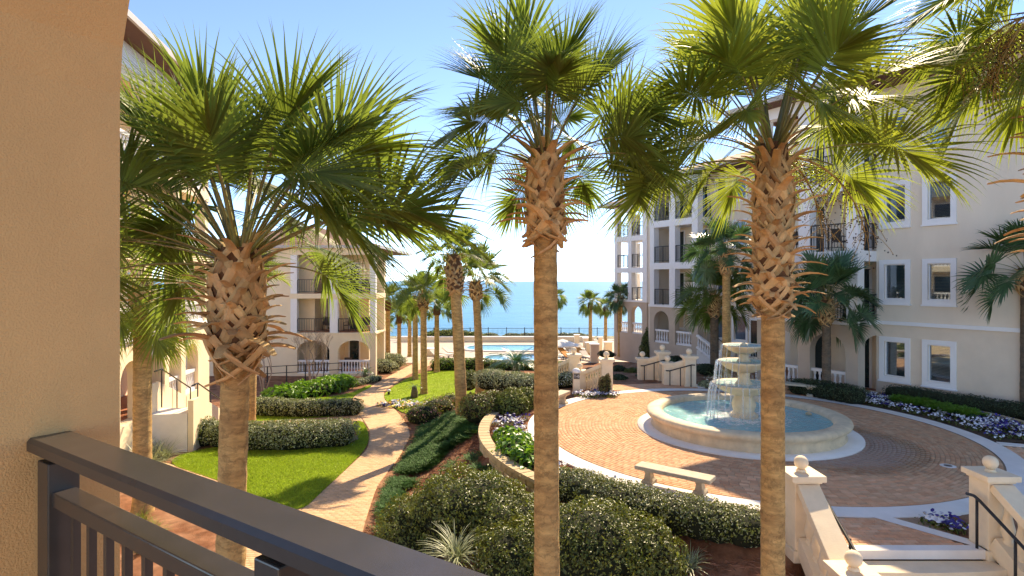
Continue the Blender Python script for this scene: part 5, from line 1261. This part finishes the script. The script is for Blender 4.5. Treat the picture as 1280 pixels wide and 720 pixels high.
def hedge(name, label, pts, wd, h, n, size, mat, seed, zf=None, group=None, cat='hedge', power=3.0, **kw):
    zf = zf or gz; P = [Vector((*p_[:2], 0)) for p_ in pts]; bl = []; rg = random.Random(seed)
    for i in range(len(P)-1):
        m_ = max(1, int((P[i+1]-P[i]).length/(wd*.36)))
        for j in range(m_ + (1 if i == len(P)-2 else 0)):
            p_ = P[i].lerp(P[i+1], j/m_); z = zf(p_.x, p_.y); hh = h*rg.uniform(.93,1.05); bl.append((p_.x, p_.y, z + hh*.42, wd*.55, wd*.55, hh*.6))
    return shrub(name, label, bl, n, size, mat, seed, cat, group, power=power, base=(P[0].x, P[0].y, zf(P[0].x, P[0].y)), **{'lump': .1, **kw})
def rpt(px, py, z=None):
    """ground point seen at a pixel, on the real terrain"""
    Y0 = 60.0
    lo, hi = 4.0, 70.0
    y = lo
    while y < hi:
        x = q(px)*y
        if EYE - (py-351)/F*y <= terrain(x, y): return Vector((x, y, terrain(x, y)))
        y += .05
    return Vector((q(px)*Y0, Y0, terrain(q(px)*Y0, Y0)))
# big rounded front shrubs
def dome(px, Y, ytop, rpx, ry=1.3, zoff=0):
    x = q(px)*Y; top = EYE - (ytop-351)/F*Y; g_ = terrain(x, Y); rz = (top-g_)*.62; return (x, Y, top-rz, rpx*Y/F, ry, rz)
shrub('rounded_shrub', 'large dome-shaped glossy green shrub at the top of the juniper slope', [dome(585,12.3,592,82,1.3), dome(520,12.4,625,50,1.1), dome(630,11.7,615,55,1.2)], 24000, .066, 'shrub_dark', 51, group='rounded front shrubs', mat2='shrub_green', frac2=.4, lump=.26)
shrub('rounded_shrub', 'wide dome-shaped glossy shrub around the foot of the tall straight palm', [dome(735,10.1,632,95,1.15), dome(650,10.2,655,62,1.0), dome(800,10.0,655,55,.9)], 24000, .060, 'shrub_dark', 52, group='rounded front shrubs', mat2='shrub_green', frac2=.3, lump=.26)
ha = [math.atan2(p_[1]-PC.y, p_[0]-PC.x) for p_ in (G(702,605,.2), G(930,672,.2))]
hp = [(PC.x + 7.75*math.cos(ha[0] + (ha[1]-ha[0])*i/5), PC.y + 7.75*math.sin(ha[0] + (ha[1]-ha[0])*i/5)) for i in range(6)]
hedge('clipped_hedge', 'dense clipped hedge curving behind the front stone bench', hp, 1.0, .58, 20000, .05, 'shrub_dark', 53, zf=lambda x, y: -.16, mat2='shrub_silver', frac2=.3)
# shrubs on the plateau edge beyond the retaining wall
def ball(px, py, Y, rpx, f=.9): c = D(px, py, Y); r_ = rpx*Y/F; return (c.x, c.y, c.z, r_, r_, r_*f)
shrub('rounded_shrub', 'reddish-green rounded shrub above the end of the retaining wall', [ball(597,512,19.9,24), ball(612,507,20.4,22)], 7000, .07, 'shrub_green', 54, group='plateau shrubs', mat2='shrub_red', frac2=.4)
shrub('rounded_shrub', 'dark glossy rounded shrub between the reddish shrub and the tall trunk', [ball(638,508,20.2,24), ball(655,503,20.9,20)], 7000, .07, 'shrub_dark', 55, group='plateau shrubs', mat2='shrub_green', frac2=.5)
hedge('silvery_hedge', 'silvery-leaved low hedge below the large cycad', [D(615,490,25.5), D(640,487,25.0), D(672,480,24.2)], 1.5, .75, 9000, .075, 'shrub_silver', 56, zf=lambda x, y: -.15)
hedge('silvery_hedge', 'silvery flowering hedge at the foot of the pool stairs', [D(700,478,25), D(728,476,25.2), D(742,474,25.6)], 1.0, .6, 6000, .07, 'shrub_silver', 57, zf=lambda x, y: .0, mat2='petal_white', frac2=.12)
shrub('upright_shrub', 'small brown upright conifer in the ring of white flowers', [(3.62,22.9,.35,.2,.2,.45),(3.8,22.95,.4,.16,.16,.5)], 2600, .05, 'shrub_red', 58, mat2='shrub_green', frac2=.3)
shrub('leafy_bush', 'loose green bush at the foot of the dark-crowned palm', [ball(585,477,31,16), ball(612,478,30,17), ball(630,482,29,12)], 6000, .1, 'shrub_green', 59, mat2='shrub_silver', frac2=.35)
hedge('pool_hedge', 'dark green hedge along the near side of the small pool', [L(549,463), L(575,462), L(604,463)], 1.3, .9, 6000, .11, 'shrub_bright', 60, zf=lambda x, y: zlow(y), mat2='shrub_green', frac2=.6)
hedge('pool_hedge', 'low green hedge between the large cycad and the small pool', [L(606,462), L(640,462), L(676,462), L(700,463)], 1.3, .7, 7000, .11, 'shrub_green', 108, zf=lambda x, y: zlow(y), mat2='shrub_bright', frac2=.35)
# left lawn hedges
hedge('silvery_hedge', 'long silvery-green hedge with a rounded end on the near lawn', [L(318,560), L(365,560), L(420,556)], 1.45, .92, 17000, .068, 'shrub_silver', 61, zf=lambda x, y: zlow(y), mat2='shrub_green', frac2=.35)
shrub('rounded_shrub', 'silvery-green shrub beside the foot of the sunlit steps', [(lambda p_: (p_.x, p_.y, p_.z+.42, .9, .7, .62))(L(250,556)), (lambda p_: (p_.x, p_.y, p_.z+.36, .7, .6, .55))(L(280,558))], 6000, .065, 'shrub_silver', 62, mat2='shrub_green', frac2=.4)
hedge('silvery_hedge', 'silvery-green hedge behind the side path, with a rounded end', [L(315,517), L(350,519), L(385,520), L(436,518)], 1.3, .75, 12000, .08, 'shrub_silver', 63, zf=lambda x, y: zlow(y), mat2='shrub_green', frac2=.35)
hedge('border_plants', 'bright green broad-leaved border below the ramp railing', [L(352,503), L(375,497), L(400,493), L(425,486)], 1.6, .75, 3600, .30, 'shrub_bright', 64, zf=lambda x, y: zlow(y), cat='plants', aspect=.28, lump=.35)
hedge('low_border', 'low grey border around the round cycad by the path', [L(440,483), L(470,476)], .8, .35, 2500, .09, 'shrub_silver', 65, zf=lambda x, y: zlow(y), cat='plants')
shrub('rounded_shrub', 'grey-green shrub at the corner of the cream building', [(lambda p_: (p_.x, p_.y, p_.z+.5, 1.4, .9, .75))(L(487,461)), (lambda p_: (p_.x, p_.y, p_.z+.4, 1.2, .8, .6))(L(478,466))], 4500, .12, 'shrub_silver', 66)
shrub('dune_bush', 'low green dune bush before the sea fence behind the palm row', [(lambda p_: (p_[0], p_[1], p_[2], 3.4, 1.2, .8))((q(560)*71.5, 71.7, zd+.6)), (q(585)*71.5, 71.8, zd+.4, 2.5, 1, .7)], 5000, .2, 'shrub_green', 67)
for i, (px, rx) in enumerate(((612,1.4),(663,2.2),(705,2.4),(722,1.5),(640,1.2))):
    shrub('dune_bush', 'low dry dune bush beyond the sea fence', [(q(px)*74.5, 74.6, zd+.2, rx, .8, .5)], 1200, .2, 'shrub_silver', 68+i, group='dune bushes beyond the fence')
# behind the plaza, towards the loggias
for i, (px, py, Y, rpx, f, mt, lab) in enumerate([
    (773,464,31,9,.8,'hedge_night','dark clipped shrub right of the tall pool-stairs post'),(790,466,30,10,.6,'shrub_dark','low dark shrub between the two far flights'),(805,472,28,10,.6,'hedge_night','dark low shrub left of the solid-cheeked stairs'),
    (773,474,27,10,.6,'hedge_night','blackish-green low shrub beside the lawn behind the plaza'),(883,463,28,14,.55,'hedge_night','dark shrub under the porch steps'),(884,481,24.9,10,.5,'shrub_silver','pale shrub at the back of the plaza under the dark trunk'),
    (757,443,44,10,.5,'hedge_night','dark hedge piece above the sloping stair coping'),(845,452,33,12,.6,'hedge_night','dark shrub under the middle arcade'),(826,456,34,9,.8,'hedge_night','dark bushy shrub beside the middle arcade')]):
    shrub('garden_shrub', lab, [ball(px,py,Y,rpx,f), ball(px+rpx*.5,py+1,Y+.3,rpx*.8,f)], 2600, .08, mt, 90+i)
shrub('cone_shrub', 'dark pointed conifer against the base of the far loggia', [(q(808)*40, 40, -.6, .55, .55, 1.0), (q(808)*40, 40, .2, .35, .35, .8), (q(809)*40, 40, .7, .18, .18, .6)], 3500, .09, 'shrub_dark', 105)
hedge('box_hedge', 'dark box hedge in front of the near arcade', [(12.75,21.6),(12.2,22.5),(11.7,23.35)], .95, .62, 9000, .05, 'hedge_night', 106, zf=lambda x, y: .03)
hedge('box_hedge', 'long dark hedge at the foot of the window wall', [rf(-1.6,.75,0),(rf(-4.5,.8,0)),(rf(-9,.8,0))], .85, .5, 14000, .05, 'hedge_night', 107, zf=lambda x, y: .12)

# juniper ground cover on the slope: feathery sprays, nobody could count them
rng = np.random.default_rng(77); jp = [Vector((p_.x, p_.y)) for p_ in (rpt(458,650), rpt(470,612), rpt(500,568), rpt(535,528), rpt(568,520), rpt(588,534), rpt(596,548), rpt(560,566), rpt(520,600), rpt(480,650))]
P, Nn = [], []
while len(P) < 3000:
    x, y = rng.uniform(-5.5, 1), rng.uniform(9, 24)
    if in_poly(x, y, [tuple(v) for v in jp]) and x > path_edge(y) + .12:
        if mnoise.noise(Vector((x*1.5+y*.9, y*.5-x*.35, 2))) < (-.02 if y < 17.5 else -.3): continue
        P.append((x, y, terrain(x, y)))
for _ in range(420):
    x, y = rng.uniform(-3.4,-.4), rng.uniform(11.8,16.5)
    if mnoise.noise(Vector((x*1.3, y*1.3, 9))) > .08: P.append((x, y, terrain(x, y)))
def sprays(P, nl, ln, mat, name, label, seed, rise=.5):
    rng = np.random.default_rng(seed); V, Fc = [], []
    for (x,y,z) in P:
        a0 = rng.uniform(0, 2*PI); h = rng.uniform(.08,.3)
        for k in range(nl):
            a = a0 + k*2*PI/nl + rng.uniform(-.4,.4); l = ln*rng.uniform(.6,1.2); d = Vector((math.cos(a), math.sin(a), rise*rng.uniform(.2,1))).normalized(); s_ = Vector((-math.sin(a), math.cos(a), 0)); o_ = Vector((x,y,z+h*.5))
            for j in range(5):
                t_ = j/5; c = o_ + d*l*t_ - Vector((0,0,.12*l*t_*t_)); w_ = .055*(1-t_*.6)
                for sg in (-1,1):
                    b0 = len(V); tip = c + s_*sg*w_*1.5 + d*w_*1.4 + Vector((0,0,rng.uniform(0,.04))); V += [tuple(c), tuple(c + d*.03), tuple(tip)]; Fc.append((b0,b0+1,b0+2))
    o_ = ob(name, npmesh(name, V, np.array(Fc), mat)); return tag(o_, label, 'ground cover', kind='stuff')
sprays(P, 7, .32, 'juniper', 'juniper_cover', 'dark green feathery juniper ground cover on the slope beside the path', 5)
# ground litter: pine straw on slope and beds
n = 26000; V = []; rng = np.random.default_rng(12); pts = np.c_[rng.uniform(-4,8.2,n), rng.uniform(8.5,20,n)]
dd = np.hypot(pts[:,0]-PC.x, pts[:,1]-PC.y); pts = pts[(dd > RW + .05) & ~((pts[:,0] < -3.4))]; pts = np.array([p_ for p_ in pts if not (4.6 < p_[0] < 8.6 and p_[1] < 11.4)])
zz = np.array([terrain(*p_) for p_ in pts]) + .012; a = rng.uniform(0,2*PI,len(pts)); l = rng.uniform(.05,.14,len(pts)); dz = rng.normal(0,.02,len(pts))
A = np.c_[pts[:,0]-np.cos(a)*l, pts[:,1]-np.sin(a)*l, zz-dz]; B2 = np.c_[pts[:,0]+np.cos(a)*l, pts[:,1]+np.sin(a)*l, zz+dz]; C2 = np.c_[pts[:,0]+np.sin(a)*.008, pts[:,1]-np.cos(a)*.008, zz+.02]
V = np.stack([A,B2,C2],1).reshape(-1,3); M('straw', (.34,.17,.10), .9, .2, 5, island=.4, col2=(.22,.10,.06))
tag(ob('pine_straw', npmesh('pine_straw', V, np.arange(len(V)).reshape(-1,3), 'straw')), 'reddish pine straw mulch scattered over the slope', 'mulch', kind='stuff')

# flower masses (too many small plants to count): leaves plus petals
def flower_bed(name, label, region, n, cols, seed, zf, h=.16, leaf='shrub_dark', fs=.035, dens=5, petals=5):
    """region: callable giving a random (x,y)"""
    rng = np.random.default_rng(seed); t_ = None; V, Fc, MI = [], [], []; LP, LN = [], []
    for i in range(n):
        x, y = region(rng); z = zf(x, y); hh = h*rng.uniform(.6,1.2); c = rng.integers(len(cols))
        for k in range(9): v = rng.normal(0,1,3); v[2] = abs(v[2]); LP.append((x+v[0]*.07, y+v[1]*.07, z + hh*.5*rng.random()+.02)); LN.append(v/np.linalg.norm(v))
        for k in range(dens):
            cx, cy, cz = x + rng.normal(0,.08), y + rng.normal(0,.08), z + hh*rng.uniform(.75,1.1); b0 = len(V); tl = rng.normal(0,.45,2); V.append((cx,cy,cz))
            for j in range(6): a = 2*PI*j/6; V.append((cx+fs*math.cos(a), cy+fs*math.sin(a), cz + fs*(tl[0]*math.cos(a)+tl[1]*math.sin(a)) + .006))
            Fc += [(b0, b0+1+j, b0+1+(j+1) % 6) for j in range(6)]; MI += [c]*6
    LV_, LF = leaves_np(np.array(LP), np.array(LN), .085, rng, leaf, .5)
    k = len(V); V = np.concatenate([np.array(V), LV_]); Fq = np.concatenate([np.array(Fc), LF + k]); MI += [len(cols)]*len(LF)
    return tag(ob(name, npmesh(name, V, Fq, list(cols) + [leaf], mi=MI)), label, 'flowers', kind='stuff')
def wedge(a0, a1, r0, r1): return lambda rng: (lambda a, r: (PC.x + r*math.cos(a), PC.y + r*math.sin(a)))(rng.uniform(a0,a1), math.sqrt(rng.uniform(r0*r0, r1*r1)))
def blob(c, rx, ry): return lambda rng: (lambda a, r: (c[0]+rx*r*math.cos(a), c[1]+ry*r*math.sin(a)))(rng.uniform(0,2*PI), math.sqrt(rng.random()))
b = MB(); n = 30; P = []      # planted bed between the ring and the window wall
for i in range(n+1):
    a = R(-12) + (R(45)-R(-12))*i/n; P += [(PC.x + RW*math.cos(a), PC.y + RW*math.sin(a), .01), (PC.x + 8.7*math.cos(a), PC.y + 8.7*math.sin(a), .12)]
b.add(P, [(2*i, 2*i+1, 2*i+3, 2*i+2) for i in range(n)]); tag(b.build('planting_bed', 'soil'), kind='structure')
zb_ = lambda x, y: .01 + .11*min(1, max(0, (math.hypot(x-PC.x, y-PC.y)-RW)/2))
flower_bed('pansy_bed', 'white and deep blue pansies in the bed curving along the plaza', wedge(R(-10), R(42), RW+.2, RW+1.5), 300, ['petal_white','petal_blue','petal_white'], 21, zb_, fs=.034)
flower_bed('pansy_bed', 'blue pansies along the back edge of the curved bed', wedge(R(-8), R(42), RW+1.2, RW+1.9), 160, ['petal_blue','petal_white','petal_blue'], 22, zb_)
P = []; rng = np.random.default_rng(4)
for _ in range(260): x, y = wedge(R(6), R(27), RW+.9, RW+1.6)(rng); P.append((x, y, zb_(x, y)+.05))
sprays(P, 7, .24, 'shrub_bright', 'fern_patch', 'bright green ferny patch in the middle of the pansy bed', 6, .9)
for i in range(26):      # low stone edging behind the bed
    a = R(-10) + R(54)*i/26; p_ = PC + Vector((math.cos(a)*8.78, math.sin(a)*8.78, .06))
    if i == 0: ED = thing('bed_edging', 'low cream stone edging between pansy bed and dark hedge', 'edging', p_); eb = MB(); eb.box(-.14,.14,-.08,.08,0,.17); em = eb.mesh('edging_stone','wall_block')
    ob('edging_stone', em, ED, p_ - ED.location, (0,0,a+PI/2))
flower_bed('white_flowers', 'ring of white flowers around the numbered bollard', blob((3.35,22.85),.85,.55), 70, ['petal_white','petal_white','petal_blue'], 23, lambda x, y: .05)
flower_bed('wall_flowers', 'pale purple and white flowers between retaining wall and plaza ring', wedge(math.atan2(19.4-PC.y,-.5-PC.x), math.atan2(11.9-PC.y,2.2-PC.x)+2*PI, RW+.15, RW+1.05), 190, ['petal_white','petal_blue','petal_white'], 24, lambda x, y: .0, leaf='shrub_silver')
flower_bed('corner_pansies', 'blue and white pansies in the small triangle beside the right stair post', blob((8.05,10.75),.38,.3), 26, ['petal_blue','petal_white'], 25, lambda x, y: .0)
flower_bed('corner_pansies', 'deep blue pansies between the front hedge and the left stair post', blob((4.55,10.75),.4,.4), 34, ['petal_blue','petal_blue','petal_white'], 26, lambda x, y: .0)
flower_bed('path_pansies', 'yellow and blue pansies where the path bends by the far lawn', blob(L(505,508)[:2],1.3,.9), 70, ['petal_yellow','petal_blue','petal_white'], 27, lambda x, y: zlow(y)+.02, fs=.05)
shrub('rose_bush', 'pink flowering rose bushes beside the path bend', [(lambda p_: (p_.x, p_.y, p_.z+.3, .9, .8, .5))(rpt(528,528)), (lambda p_: (p_.x, p_.y, p_.z+.3, .9, .8, .5))(rpt(548,518))], 3400, .07, 'shrub_green', 28, mat2='petal_pink', frac2=.14, lump=.4, deep=.4)
shrub('rose_bush', 'small pink rose bush under the long-collared palm', [(lambda p_: (p_.x, p_.y, p_.z+.3, .8, .7, .5))(rpt(563,512))], 1800, .07, 'shrub_green', 29, mat2='petal_pink', frac2=.12, lump=.4, deep=.4)
P0 = D(645,553,15.4); shrub('broadleaf_plants', 'bright green broad-leaved plants inside the retaining wall', [(P0.x,P0.y,.1,.5,1.0,.34), (P0.x+.3,P0.y-.9,.08,.45,.6,.3), (P0.x-.2,P0.y+1.2,.05,.4,.6,.28)], 1500, .16, 'shrub_bright', 30, cat='plants', aspect=.6, lump=.35, deep=.4)
# strappy grass-like clumps, each its own plant
def strappy(name, label, base, n, ln, mat, seed, group=None):
    rng = np.random.default_rng(seed); V, Fc = [], []; t_ = thing(name, label, 'plant', base, group)
    for i in range(n):
        a = rng.uniform(0,2*PI); e = rng.uniform(.6,1.35); d = Vector((math.cos(a)*math.cos(e), math.sin(a)*math.cos(e), math.sin(e))); p_ = Vector((rng.normal(0,.05), rng.normal(0,.05), 0)); s_ = Vector((-math.sin(a), math.cos(a), 0)); l = ln*rng.uniform(.6,1.2); w_ = .014
        for j in range(6):
            k = len(V); ww = w_*(1-j/5.3)+.001; V += [tuple(p_-s_*ww), tuple(p_+s_*ww)]
            if j: Fc.append((k-2,k-1,k+1,k))
            d = (d - Vector((0,0,.22))).normalized(); p_ = p_ + d*l/5
    ob('leaves', npmesh('leaves', V, np.array(Fc), mat), t_); return t_
g = rpt(575,690); strappy('liriope_clump', 'strappy silver-green clump at the foot of the dome-shaped shrubs', D(570,700,10.2), 130, .75, 'shrub_silver', 1)
g = rpt(865,712); strappy('liriope_clump', 'strappy green clump in the pine straw before the clipped hedge', rpt(860,712), 90, .5, 'shrub_silver', 2)
g = rpt(320,690); strappy('liriope_clump', 'strappy green clump beside the stout shaggy palm', Vector((-3.9,9.6,zlow(9.6))), 110, .5, 'shrub_green', 3)
for i, (px, py) in enumerate([(182,572),(196,566),(212,560),(228,556),(190,582),(205,574),(172,585),(165,570)]): strappy('liriope_clump', 'strappy light-green clump in the border before the sunlit arcade', L(px,py), 110, .85, 'shrub_silver', 10+i, 'strappy clumps before the arcade')
for i, (px, py) in enumerate([(176,655),(190,668),(168,675),(182,690)]): strappy('liriope_clump', 'strappy clump under the hanging-frond palm behind the railing', L(px,py), 80, .45, 'shrub_green', 30+i, 'strappy clumps behind the railing')

# ------------------------------------------------------------------ bare crape myrtles by the far-left building
def bare_tree(label, base, h, seed, nst=4):
    rg = random.Random(seed); t_ = thing('crape_myrtle', label, 'tree', base); tb, cb_ = MB(), MB()
    def grow(p_, d, l, r, lv, mbx):
        pts = [p_]; q0 = p_.copy(); dd = d.copy()
        for i in range(3): dd = (dd + Vector((rg.uniform(-.15,.15), rg.uniform(-.15,.15), .05))).normalized(); q0 = q0 + dd*l/3; pts.append(q0.copy())
        (tb if lv < 2 else cb_).tube(pts, [r, r*.9, r*.8, r*.65], 5 if lv < 2 else 3, False)
        if lv < 5:
            for _ in range(2 if lv < 1 else 3): grow(q0, (dd + Vector((rg.uniform(-.7,.7), rg.uniform(-.7,.7), rg.uniform(-.1,.5)))).normalized(), l*rg.uniform(.55,.75), r*.6, lv+1, mbx)
    for k in range(nst): a = k*2*PI/nst + rg.random(); grow(Vector((.1*math.cos(a), .1*math.sin(a), 0)), Vector((.22*math.cos(a), .22*math.sin(a), 1)).normalized(), h*.42, .05, 0, tb)
    tb.build('trunk','bare_bark',t_,local=True); cb_.build('crown','bare_bark',t_,local=True); return t_
bare_tree('bare multi-stemmed crape myrtle before the arched porch', Vector((q(389)*36, 36, zlow(36))), 3.0, 5)
bare_tree('bare crape myrtle against the blank wall of the cream building', Vector((q(330)*34, 34, zlow(34))), 2.9, 8)
